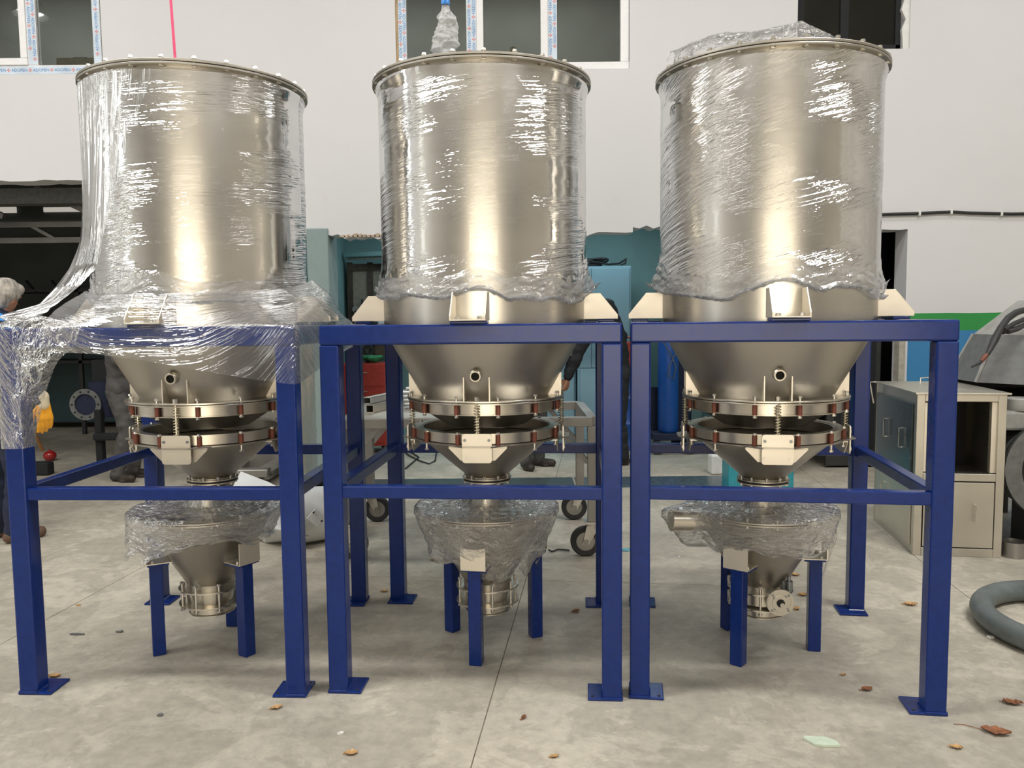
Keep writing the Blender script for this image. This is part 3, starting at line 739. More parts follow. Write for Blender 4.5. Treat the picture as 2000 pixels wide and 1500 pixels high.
# ================================================================== small hoppers on three legs
ST = [(-1.470, 3.845, -33), (-0.128, 3.825, -101), (1.166, 3.745, -129)]
def make_stand(i, label):
    x, y, deg = ST[i]
    t = thing('receiving_hopper', label, 'hopper', (x, y, 0), math.radians(deg) + PI / 2, 'small hoppers on three legs')
    part('cone', G().lathe([(0.318, 0.668), (0.312, 0.655), (0.30, 0.645), (0.112, 0.322), (0.112, 0.30), (0.105, 0.30), (0.105, 0.322), (0.29, 0.645)], 80), M['cone'], t, 30)
    ld = part('lid', G().disc(0.332, 0.670, 0.677, 80).ring(0.29, 0.330, 0.660, 0.667, 80), M['cone'], t, 30, 0.001)
    for k in range(16):
        aa = 2 * PI * (k + 0.5) / 16; put('bolt', BOLT_SM, None, ld, (0.318 * math.cos(aa), 0.318 * math.sin(aa), 0.676))
    part('inlet_spigot', G().lathe([(0.085, 0.675), (0.085, 0.775), (0.081, 0.775), (0.081, 0.675)], 48), M['ring'], t, 30)
    f1 = part('neck_flange', G().ring(0.105, 0.150, 0.292, 0.300, 64), M['ring'], t, 30, 0.001)
    part('neck', G().lathe([(0.102, 0.296), (0.102, 0.262), (0.098, 0.235), (0.095, 0.226)], 64), M['ring'], t, 30)
    part('clamp_flange', G().ring(0.092, 0.150, 0.219, 0.226, 64), M['ring'], t, 30, 0.001)
    part('outlet', G().lathe([(0.100, 0.220), (0.100, 0.180), (0.106, 0.176), (0.106, 0.172), (0.090, 0.172), (0.090, 0.220)], 64), M['ring'], t, 30)
    for k in range(8):
        aa = 2 * PI * (k + 0.5) / 8; put('stud', STUD, None, f1, (0.135 * math.cos(aa), 0.135 * math.sin(aa), 0.298))
    for k in range(3):
        M4 = RZ(k * 2 * PI / 3)
        lg = part('leg', G().box((0, -0.245, 0.219), (0.058, 0.058, 0.438), M4), M['blue'], t, bevel=0.004)
        part('leg_pad', G().box((0, -0.235, 0.442), (0.118, 0.095, 0.008), M4), M['blue'], lg, bevel=0.002)
        br = part('bracket', G().box((0, -0.232, 0.4485), (0.115, 0.115, 0.005), M4), M['plate'], t, bevel=0.001)
        part('bracket_face', G().prism([(-0.0575, 0.451), (0.0575, 0.451), (0.057, 0.552), (0.03, 0.546), (0.0, 0.544), (-0.03, 0.546), (-0.057, 0.552)], -0.291, -0.286, M4), M['plate'], br)
        for s in (-1, 1): put('bolt', BOLT_BR, None, br, M4 @ Vector((s * 0.043, -0.262, 0.455)))
    return t
make_stand(0, 'small hopper on three blue legs under the left tank, ragged film over its lid')
make_stand(1, 'small hopper on three blue legs under the middle tank, film wound down its legs')
s3 = make_stand(2, 'small hopper with a side pipe and a round valve flange, under the right tank')
# extra fittings of the right hopper: side inlet pipe and the valve head facing the camera
inv = s3.matrix_basis.copy(); 
bpy.context.view_layer.update(); inv = s3.matrix_world.inverted()
P0 = at(1310, 1016, 3.66); P1 = at(1440, 1018, 3.70)
dirv = (P1 - P0).normalized()
part('side_pipe', G().cyl(inv @ P0, inv @ P1, 0.046, n=40, caps=False).cyl(inv @ (P0 + dirv * 0.004), inv @ P1, 0.043, n=40, caps=False).cyl(inv @ P0, inv @ (P0 + dirv * 0.006), 0.050, n=40), M['ring'], s3, 30)
vc = at(1524, 1177, 3.555); M4 = inv @ T(*vc) @ RZ(-0.06) @ Matrix.Rotation(PI / 2 + 0.05, 4, 'X')
vf = part('valve_head', G().disc(0.062, -0.008, 0.004, 48, M4).disc(0.036, 0.004, 0.008, 40, M4).ring(0.046, 0.058, 0.004, 0.0055, 40, M4), M['ring'], s3, 30, 0.001)
part('valve_shaft', G().cyl((0, 0, 0.0), (0, 0, 0.012), 0.018, n=20, M4=M4), M['dark'], vf); part('valve_shaft_tip', G().cyl((0.003, -0.003, 0.01), (0.004, -0.004, 0.022), 0.010, n=14, M4=M4), M['bolt'], vf)
for k in range(4):
    for rr in (0.050, 0.036):
        aa = PI / 4 + k * PI / 2 + (0.1 if rr < 0.04 else 0); part('valve_screw', G().cyl((rr * math.cos(aa), rr * math.sin(aa), 0.003), (rr * math.cos(aa), rr * math.sin(aa), 0.007), 0.0055, n=10, M4=M4), M['tool'], vf)
nk = inv @ Vector((1.166, 3.745, 0.26)); vin = inv @ (vc + Vector((0, 0.01, 0)))
part('valve_yoke', G().tube([vin, vin.lerp(nk, 0.35), vin.lerp(nk, 0.7)], [0.03, 0.022, 0.03], 10), M['tool'], s3, 50)
part('valve_body', G().lathe([(0.104, 0.292), (0.118, 0.285), (0.118, 0.235), (0.104, 0.226)], 64), M['ring'], s3, 30)
for px_, py_, r_ in ((1541, 1140, 0.016), (1529, 1150, 0.010)):
    q = at(px_, py_, 3.62); part('air_fitting', G().cyl(inv @ (q - Vector((0, 0, 0.03))), inv @ (q + Vector((0, 0, 0.012))), r_, n=14).cyl(inv @ (q + Vector((0, 0, 0.01))), inv @ (q + Vector((0, 0, 0.036))), r_ * 0.5, n=10), M['tool'], s3, 40)
for py_ in (1132, 1160):
    q = at(1428, py_, 3.67); part('air_fitting', G().cyl(inv @ (q - Vector((0.012, 0, 0))), inv @ (q + Vector((0.03, 0, 0))), 0.022, n=16), M['bolt'], s3, 40)

# ================================================================== stretch film
def fworld(i, r, th, z):
    """polar point about tank i (angles in the frame's own axes) -> world arrays"""
    x, y, a = FR[i]
    return np.stack([x + r * np.cos(th + a), y + r * np.sin(th + a), z + 0 * r], -1)

def angd(a, b): return np.abs((a - b + PI) % (2 * PI) - PI)

def two_mats(me, m0, m1, rows, cols, split):
    me.materials.append(m0); me.materials.append(m1)
    idx = np.zeros(len(me.polygons), dtype=np.int32); idx[split * cols:] = 1
    me.polygons.foreach_set('material_index', idx)

def tank_wrap(i, parent, seed, hem_side, slope=0.0):
    nt, nz, nb = 420, 150, 34
    th = np.linspace(0, 2 * PI, nt, endpoint=False)
    TH, S = np.meshgrid(th, np.linspace(0, 1, nz))
    brk = np.zeros(nt)
    for k in range(4): brk = np.maximum(brk, np.exp(-(angd(th, k * PI / 2) / 0.17) ** 2))
    hem = 1.660 + 0.085 * vnoise(th * 14 / (2 * PI), th * 0 + 0.3, seed, 14) + 0.03 * vnoise(th * 40 / (2 * PI), th * 0 + 0.3, seed + 12, 40) + 0.03 * brk + hem_side(th)
    zt = 2.612
    Z = zt + (hem[None, :] - zt) * S
    u = TH / (2 * PI)
    fold = vnoise(u * 12 + slope * S * 3, S * 26, seed + 1) * 0.6 + vnoise(u * 30 + slope * S * 6, S * 60, seed + 2) * 0.4
    pat = np.clip(vnoise(u * 6, S * 4, seed + 3, 6) * 2.4 + 0.5, 0, 1)
    low = np.clip((S - 0.84) / 0.16, 0, 1)
    R = TR + 0.005 + 0.004 * (fold + 0.15) * pat * (1 - low) + low * (0.004 + 0.030 * np.abs(vnoise(u * 46, S * 30, seed + 4, 46)) + 0.014 * np.abs(vnoise(u * 110, S * 70, seed + 8, 110)))
    R = R + (low ** 1.5) * brk[None, :] * 0.022
    R += np.exp(-((S - 0.0) / 0.035) ** 2) * 0.012
    # gathered hem: the film rolls outward and up into a crumpled bead
    A = np.linspace(0, 1.05 * PI, nb); TB, AB = np.meshgrid(th, A)
    rad = (0.002 + 0.011 * (vnoise(TB * 20 / (2 * PI), AB * 0, seed + 5, 20) + 0.5) ** 1.5 + 0.003 * brk[None, :])
    cr = vnoise(TB * 90 / (2 * PI), AB * 3, seed + 6, 90) * 0.020 + vnoise(TB * 210 / (2 * PI), AB * 5, seed + 7, 210) * 0.010
    RB = R[-1][None, :] + rad * (1 - np.cos(AB)) + cr * np.clip(AB / 0.6, 0, 1)
    ZB = hem[None, :] - rad * np.sin(AB) + cr * 0.9 * np.clip(AB / 0.6, 0, 1)
    Rf = np.vstack([R, RB[1:]]); Zf = np.vstack([Z, ZB[1:]]); THf = np.vstack([TH, TB[1:]])
    Rf = np.maximum(Rf, TR + 0.003)
    P = fworld(i, Rf, THf, Zf)
    arc = np.vstack([(zt - Z), (zt - hem)[None, :] + 0.03 * AB[1:]])
    UV = np.stack([THf * TR, arc + THf * 0.0], -1)
    me = grid_mesh('tank_wrap', P, UV, True)
    two_mats(me, M['film%d' % i], M['film_h'], nz + nb - 1, nt, int(nz * 0.91))
    return put('tank_wrap', me, None, parent)

def patch(name, rows, parent, mat, nu=120, nv=80, amp=0.006, seed=0, fu=2.0, fv=22.0, along='u', amp2=0.0):
    """sheet through a list of 3D polylines (same point count), smooth in both directions, with folds"""
    R = np.array([[tuple(p) for p in r] for r in rows], dtype=float)
    def resample(A, n):
        k = A.shape[0]; t = np.linspace(0, k - 1, n); i = np.clip(np.floor(t).astype(int), 0, k - 2); f = (t - i)[(slice(None),) + (None,) * (A.ndim - 1)]
        p0 = A[np.clip(i - 1, 0, k - 1)]; p1 = A[i]; p2 = A[i + 1]; p3 = A[np.clip(i + 2, 0, k - 1)]
        c = 0.5 * ((2 * p1) + (-p0 + p2) * f + (2 * p0 - 5 * p1 + 4 * p2 - p3) * f * f + (-p0 + 3 * p1 - 3 * p2 + p3) * f ** 3)
        l = p1 * (1 - f) + p2 * f
        return 0.45 * c + 0.55 * l
    P = resample(R, nv); P = np.swapaxes(resample(np.swapaxes(P, 0, 1), nu), 0, 1)
    du = np.gradient(P, axis=1); dv = np.gradient(P, axis=0); nn = np.cross(du, dv); nn /= np.linalg.norm(nn, axis=-1, keepdims=True) + 1e-9
    U = np.cumsum(np.linalg.norm(du, axis=-1), axis=1); V = np.cumsum(np.linalg.norm(dv, axis=-1), axis=0)
    a, b = (U, V) if along == 'u' else (V, U)
    f = vnoise(a * fu, b * fv, seed) * 0.65 + vnoise(a * fu * 1.7, b * fv * 2.3, seed + 1) * 0.35
    P = P + nn * (f * amp)[..., None]
    if amp2:
        c = vnoise(U * 30, V * 30, seed + 2) * 0.6 + vnoise(U * 70, V * 70, seed + 3) * 0.4
        P = P + nn * (c * amp2)[..., None]
    UV = np.stack([U, V], -1) if along == 'u' else np.stack([V, U], -1)
    me = grid_mesh(name, P, UV); me.materials.append(mat)
    return put(name, me, None, parent)

fl1 = thing('stretch_film', 'clear film round the left tank, pulled out over its frame corner', 'plastic film', (0, 0, 0))
fl2 = thing('stretch_film', 'clear film wound round the middle tank with a crumpled hem', 'plastic film', (0, 0, 0))
fl3 = thing('stretch_film', 'clear film wound round the right tank, bunched at its front bracket', 'plastic film', (0, 0, 0))
g_ = lambda th, a, w: np.exp(-(angd(th, math.radians(a)) / w) ** 2)
tank_wrap(0, fl1, 11, lambda th: 0.03 * g_(th, 180, 0.6), 0.4)
tank_wrap(1, fl2, 23, lambda th: 0.035 * g_(th, 0, 0.35) + 0.035 * g_(th, 180, 0.35) - 0.02 * g_(th, -60, 0.3))
tank_wrap(2, fl3, 37, lambda th: 0.03 * g_(th, 180, 0.4) + 0.01 * g_(th, 0, 0.4) - 0.03 * g_(th, -120, 0.3), -0.4)

def fl(i, lx, ly, z):
    x, y, a = FR[i]; return Vector((x + lx * math.cos(a) - ly * math.sin(a), y + lx * math.sin(a) + ly * math.cos(a), z))
def fp(i, r, deg, z): return Vector(fworld(i, np.array(r), np.array(math.radians(deg)), np.array(z)))
# left tank: folds pulled from the upper front down and out to the front left frame corner
def crow(z, a0, a1, r0, r1, n=7): return [fp(0, r0 + (r1 - r0) * k / (n - 1), a0 + (a1 - a0) * k / (n - 1), z) for k in range(n)]
rows = [crow(2.605, 195, 276, 0.500, 0.492), crow(2.45, 192, 266, 0.496, 0.488), crow(2.25, 190, 256, 0.497, 0.488), crow(2.08, 188, 248, 0.505, 0.490),
        crow(1.93, 188, 240, 0.535, 0.496), crow(1.82, 190, 236, 0.590, 0.510), crow(1.73, 195, 234, 0.640, 0.57),
        crow(1.66, 201, 234, 0.685, 0.66), [fp(0, r, a, 1.60) for r, a in ((0.70, 205), (0.735, 210.5), (0.775, 215.5), (0.825, 220), (0.86, 224), (0.80, 229), (0.74, 235))]]
patch('pulled_folds', rows, fl1, M['film_d'], 150, 200, 0.016, 3, 1.2, 34.0, 'v')
e = 0.006; L0 = -hw - e; F0 = -hd - e; ix = -hw + FA + e
def postrow(z, back, tail):
    """left face -> front face -> inner face of the corner post, ending in a free tail"""
    return [fl(0, L0, F0 + back, z), fl(0, L0, F0 + back * 0.5, z), fl(0, L0, F0, z), fl(0, (L0 + ix) / 2, F0 - 0.004, z), fl(0, ix, F0, z)] + [fl(0, *q, z + dz) for (*q, dz) in tail]
rows = [
    [fp(0, r, a, 1.602) for r, a in ((0.70, 205), (0.73, 210), (0.77, 215), (0.82, 220), (0.86, 224), (0.83, 227), (0.785, 231), (0.74, 235))],
    postrow(1.558, 0.26, [(ix + 0.08, F0, 0), (ix + 0.17, F0, 0), (ix + 0.26, F0, 0)]),
    postrow(1.475, 0.24, [(ix + 0.08, F0 - 0.004, 0), (ix + 0.16, F0 - 0.002, -0.005), (ix + 0.235, F0 + 0.01, 0.0)]),
    postrow(1.40, 0.20, [(ix + 0.05, F0 - 0.01, -0.01), (ix + 0.11, F0 - 0.005, -0.01), (ix + 0.16, F0 + 0.012, 0.02)]),
    postrow(1.30, 0.16, [(ix + 0.03, F0 + 0.0, -0.01), (ix + 0.065, F0 + 0.01, 0.0), (ix + 0.10, F0 + 0.03, 0.02)]),
    postrow(1.20, 0.13, [(ix + 0.012, F0 + 0.02, 0), (ix + 0.03, F0 + 0.03, 0.0), (ix + 0.05, F0 + 0.05, 0.0)]),
    postrow(1.12, 0.10, [(ix + 0.003, F0 + 0.03, 0), (ix + 0.003, F0 + 0.05, 0.0), (ix + 0.003, F0 + 0.085, 0.0)]),
    postrow(1.055, 0.09, [(ix, F0 + 0.03, 0), (ix, F0 + 0.05, 0.0), (ix, F0 + 0.085, 0.0)])]
patch('corner_swathe', rows, fl1, M['film_c'], 150, 150, 0.006, 8, 2.0, 16.0, 'v', 0.006)
# band across the front beam and round the right post
def around(zs):   # u: along the front from left to right, round the corner, back along the right side
    pts = []
    for (k, x, y), z in zip(PTH, zs): pts.append(fl(0, x, y, z))
    return pts
PTH = [('f', -0.42, F0), ('f', -0.22, F0), ('f', 0.0, F0), ('f', 0.22, F0), ('f', 0.45, F0), ('c', hw + e, F0), ('r', hw + e, -0.35), ('r', hw + e, -0.10), ('r', hw + e, 0.12), ('r', hw + e, 0.35)]
top = [fp(0, 0.53, a, z) for a, z in ((222, 1.70), (243, 1.685), (265, 1.69), (288, 1.69), (310, 1.70), (330, 1.715), (345, 1.735), (357, 1.76), (368, 1.745), (382, 1.70))]
mid = [fp(0, r, a, z) for r, a, z in ((0.64, 224, 1.63), (0.60, 245, 1.63), (0.60, 266, 1.635), (0.61, 290, 1.625), (0.67, 312, 1.625), (0.70, 331, 1.635), (0.62, 346, 1.65), (0.60, 357, 1.685), (0.60, 368, 1.68), (0.62, 382, 1.62))]
rows = [top, mid, around([1.557] * 10), around([1.50] * 10), around([1.455, 1.46, 1.45, 1.43, 1.41, 1.40, 1.42, 1.44, 1.45, 1.46]), around([1.452, 1.445, 1.415, 1.375, 1.335, 1.315, 1.345, 1.385, 1.41, 1.43])]
patch('beam_band', rows, fl1, M['film_b'], 220, 90, 0.005, 17, 1.3, 36.0, 'u')
# right tank: loose film heaped on the lid
rows = [[at(1300, 122, 3.62), at(1345, 104, 3.5), at(1400, 92, 3.42), at(1460, 84, 3.36), at(1520, 77, 3.33), at(1580, 76, 3.34), at(1640, 78, 3.37)],
        [at(1305, 104, 3.66), at(1350, 84, 3.54), at(1402, 66, 3.46), at(1470, 62, 3.40), at(1540, 48, 3.38), at(1566, 40, 3.40), at(1625, 70, 3.42)],
        [at(1318, 104, 3.75), at(1362, 84, 3.66), at(1420, 76, 3.60), at(1480, 70, 3.56), at(1545, 62, 3.55), at(1575, 60, 3.55), at(1620, 72, 3.52)]]
rows.append([Vector((p.x, p.y + 0.12, 2.652)) for p in rows[2]])
patch('heaped_film', rows, fl3, M['film_c'], 110, 50, 0.006, 41, 3.0, 8.0, 'u', 0.012)

def hopper_cover(i, label, seed, hem, bulge=None, cr=1.0):
    x0, y0, deg = ST[i]; nt, nr = 300, 120
    th = np.linspace(0, 2 * PI, nt, endpoint=False); H = hem(th)
    s = np.linspace(0, 1, nr); TH, S = np.meshgrid(th, s)
    # profile: spigot top -> spigot side -> lid -> edge -> skirt down to the hem
    prof = [(0.00, 0.02, 0.785), (0.07, 0.086, 0.783), (0.12, 0.094, 0.765), (0.20, 0.115, 0.700), (0.30, 0.20, 0.689), (0.46, 0.332, 0.690), (0.50, 0.346, 0.680), (0.56, 0.347, 0.655)]
    ss, rr, zz = zip(*prof)
    R = np.interp(S, ss, rr); Z = np.interp(S, ss, zz)
    k = np.clip((S - 0.56) / 0.44, 0, 1)
    Zs = 0.655 + (H[None, :] - 0.655) * k
    Rs = 0.345 - (0.655 - Zs) * 0.42 + 0.0
    Rs = np.maximum(Rs, 0.30 * (1 - k) + 0.20 * k)
    R = np.where(k > 0, Rs, R); Z = np.where(k > 0, Zs, Z)
    u = TH / (2 * PI)
    c1 = vnoise(u * 24, S * 12, seed, 24); c2 = vnoise(u * 60, S * 34, seed + 1, 60); c3 = vnoise(u * 130, S * 70, seed + 2, 130)
    lidm = np.clip((S - 0.16) / 0.1, 0, 1) * (1 - np.clip((S - 0.46) / 0.06, 0, 1))
    Z = Z + lidm * (np.abs(c1) * 0.022 + np.abs(c2) * 0.010 + c3 * 0.003) * cr
    R = R + k * (c1 * 0.040 * (0.3 + k) + c2 * 0.014 + c3 * 0.004) * cr + k * 0.012
    if bulge is not None: R, Z = bulge(TH, S, k, R, Z)
    P = np.stack([x0 + R * np.cos(TH), y0 + R * np.sin(TH), np.maximum(Z, 0.02)], -1)
    UV = np.stack([TH * 0.3, S * 0.7], -1)
    me = grid_mesh('film_cover', P, UV, True); me.materials.append(M['film_c'])
    return tag(put('film_cover', me, None), label, 'plastic film', 'film covers over the small hoppers')
def d_(th, deg, w): return np.exp(-(angd(th, math.radians(deg)) / w) ** 2)
def b1(TH, S, k, R, Z): return R + k * 0.07 * d_(TH, 205, 0.35) + 0.02 * d_(TH, 200, 0.5) * np.clip((S - 0.3) / 0.2, 0, 1), Z
hopper_cover(0, 'ragged clear film drooping left over the small hopper under the left tank', 51,
             lambda th: 0.53 - 0.09 * d_(th, 205, 0.22) - 0.05 * d_(th, -130, 0.15) + 0.05 * d_(th, -60, 0.35) + 0.05 * vnoise(th * 22 / (2 * PI), th * 0, 61, 22), b1)
hopper_cover(1, 'clear film wound tightly over the small hopper under the middle tank', 71,
             lambda th: 0.44 - 0.06 * d_(th, -80, 0.3) - 0.05 * d_(th, 15, 0.25) - 0.06 * d_(th, -45, 0.2) + 0.06 * vnoise(th * 26 / (2 * PI), th * 0, 72, 26), None, 0.75)
def b3(TH, S, k, R, Z):
    w = d_(TH, 186, 0.17) * np.clip((S - 0.30) / 0.16, 0, 1)
    t = d_(TH, -6, 0.10) * k
    return R + w * 0.135 * (1 - 0.5 * k) + t * 0.07, Z - w * 0.01
hopper_cover(2, 'clear film over the small hopper with side pipe, a torn tail on its right leg', 91,
             lambda th: 0.53 - 0.30 * d_(th, -6, 0.07) - 0.03 * d_(th, 180, 0.4) + 0.045 * vnoise(th * 22 / (2 * PI), th * 0, 92, 22), b3)

# crushed bottle on the middle lid
bt = thing('plastic_bottle', 'crushed clear plastic bottle with blue cap on the middle tank lid', 'bottle', tuple(Vector((at(866, 92, 3.50).x, 3.50, 2.648))))
nt_, nr_ = 64, 70
TH, S = np.meshgrid(np.linspace(0, 2 * PI, nt_, endpoint=False), np.linspace(0, 1, nr_))
Rb = np.interp(S, [0, 0.03, 0.10, 0.35, 0.62, 0.82, 0.93, 1.0], [0.002, 0.050, 0.052, 0.049, 0.042, 0.034, 0.018, 0.0145])
cr_ = vnoise(TH * 9 / (2 * PI), S * 10, 5, 9) * 0.028 + vnoise(TH * 20 / (2 * PI), S * 22, 6, 20) * 0.012
Rb = Rb + cr_ * np.clip(S / 0.1, 0, 1) * np.clip((0.95 - S) / 0.12, 0, 1)
lean = 0.014 * np.sin(S * 2.2)
me = grid_mesh('bottle_body', np.stack([Rb * np.cos(TH) + lean, Rb * np.sin(TH) * 0.8, S * 0.232], -1), np.stack([TH * 0.05, S * 0.25], -1), True, False)
me.materials.append(film_mat('crushed_pet', (30, 30), 0, 0.80, 0.8, 0.05, 2.0, 0.8, 0, 0.2, 0.4)); put('bottle_body', me, None, bt)
lx_ = 0.014 * math.sin(2.2)
part('bottle_cap', G().lathe([(0.001, 0.250), (0.0165, 0.250), (0.0185, 0.247), (0.0185, 0.229), (0.016, 0.229)], 28, False, T(lx_, 0, 0)), M['cap'], bt, 40)
# pink lifting sling
sg = thing('lifting_sling', 'thin pink sling hanging down to the left tank lid', 'sling', (0, 0, 0))
pa, pb = at(343, 105, 3.75), at(335, 0, 3.75); pd = pb - pa
g = G(); tt = (HZ - 0.1 - pa.z) / pd.z; q0 = Vector((pa.x, pa.y, 2.66)); q1 = pa + pd * tt
for k in range(24):
    a, b_ = q0.lerp(q1, k / 24), q0.lerp(q1, (k + 1) / 24)
    g.add([a + Vector((-.006, -.001, 0)), a + Vector((.006, -.001, 0)), b_ + Vector((.006, -.001, 0)), b_ + Vector((-.006, -.001, 0)), a + Vector((-.006, .001, 0)), a + Vector((.006, .001, 0)), b_ + Vector((.006, .001, 0)), b_ + Vector((-.006, .001, 0))], [(0, 1, 2, 3), (7, 6, 5, 4), (0, 3, 7, 4), (1, 5, 6, 2)])
part('webbing', g, M['pink'], sg); part('end_loop', G().tube([q0 + Vector((0.02 * math.cos(t), 0, -0.002 + 0.008 * abs(math.sin(t)))) for t in np.linspace(0, 2 * PI, 16)], 0.004, 6), M['pink'], sg)

# ================================================================== people
def blob(name, caps, voxel, mat, parent, rough=0.0, seed=1, smooth=6):
    g = G()
    def sph(c, rx, ry, rz, n=14, m=9):
        prof = [(math.sin(PI * k / m), -math.cos(PI * k / m)) for k in range(m + 1)]; prof[0] = (1e-4, -1); prof[-1] = (1e-4, 1)
        g.lathe(prof, n, False, T(*c) @ Matrix.Diagonal((rx, ry, rz, 1)))
    for c in caps:
        if c[0] == 'e': sph(c[1], *c[2])
        else:
            p0, r0, p1, r1 = c; sph(p0, r0, r0, r0); sph(p1, r1, r1, r1)
            if (Vector(p1) - Vector(p0)).length > 1e-4: g.cyl(p0, p1, r0, r1, 14)
    me = g.mesh(name); o = bpy.data.objects.new(name, me); COL.objects.link(o)
    r = o.modifiers.new('r', 'REMESH'); r.mode = 'VOXEL'; r.voxel_size = voxel
    s = o.modifiers.new('s', 'SMOOTH'); s.factor = 0.5; s.iterations = smooth
    bpy.context.view_layer.update()
    m2 = bpy.data.meshes.new_from_object(o.evaluated_get(bpy.context.evaluated_depsgraph_get()))
    bpy.data.objects.remove(o, do_unlink=True)
    if rough:
        n = len(m2.vertices); co = np.zeros(n * 3); m2.vertices.foreach_get('co', co); co = co.reshape(-1, 3)
        nr = np.zeros(n * 3); m2.vertices.foreach_get('normal', nr); nr = nr.reshape(-1, 3)
        f = vnoise(co[:, 0] * 9 + co[:, 1] * 7, co[:, 2] * 16, seed) + 0.5 * vnoise(co[:, 0] * 22 - co[:, 1] * 17, co[:, 2] * 30, seed + 1)
        m2.vertices.foreach_set('co', (co + nr * (f * rough)[:, None]).ravel()); m2.update()
    m2.polygons.foreach_set('use_smooth', [True] * len(m2.polygons)); m2.name = name; m2.materials.clear(); m2.materials.append(mat)
    return put(name, m2, None, parent)

def hand_caps(w, d, n, sc=1.0, curl=0.5, flip=1):
    w = Vector(w); d = Vector(d).normalized(); n = Vector(n); n = (n - d * n.dot(d)).normalized(); s = d.cross(n) * flip
    cs = []
    for k, off in enumerate((-0.030, -0.010, 0.010, 0.029)):
        cs.append((w + s * off * 0.6 * sc, 0.014 * sc, w + d * 0.085 * sc + s * off * sc, 0.012 * sc))
    for k, (off, L) in enumerate(((-0.031, 0.058), (-0.010, 0.076), (0.011, 0.082), (0.031, 0.074))):
        b = w + d * 0.088 * sc + s * off * sc; d1 = (d + n * curl * 0.5).normalized(); d2 = (d + n * curl * 1.4).normalized()
        m_ = b + d1 * L * 0.5 * sc; cs.append((b, 0.0095 * sc, m_, 0.009 * sc)); cs.append((m_, 0.009 * sc, m_ + d2 * L * 0.5 * sc, 0.0078 * sc))
    b = w + d * 0.022 * sc + s * 0.026 * sc; m_ = b + (d * 0.7 + s * 0.6 + n * 0.3).normalized() * 0.042 * sc
    cs.append((b, 0.013 * sc, m_, 0.0105 * sc)); cs.append((m_, 0.0105 * sc, m_ + (d + n * 0.3).normalized() * 0.034 * sc, 0.009 * sc))
    return cs

class Pose:
    def __init__(s, base, face): s.b = Vector(base); s.f = Vector((math.cos(face), math.sin(face), 0)); s.r = Vector((math.sin(face), -math.cos(face), 0))
    def p(s, r, f, z): return s.b + s.r * r + s.f * f + Vector((0, 0, z))

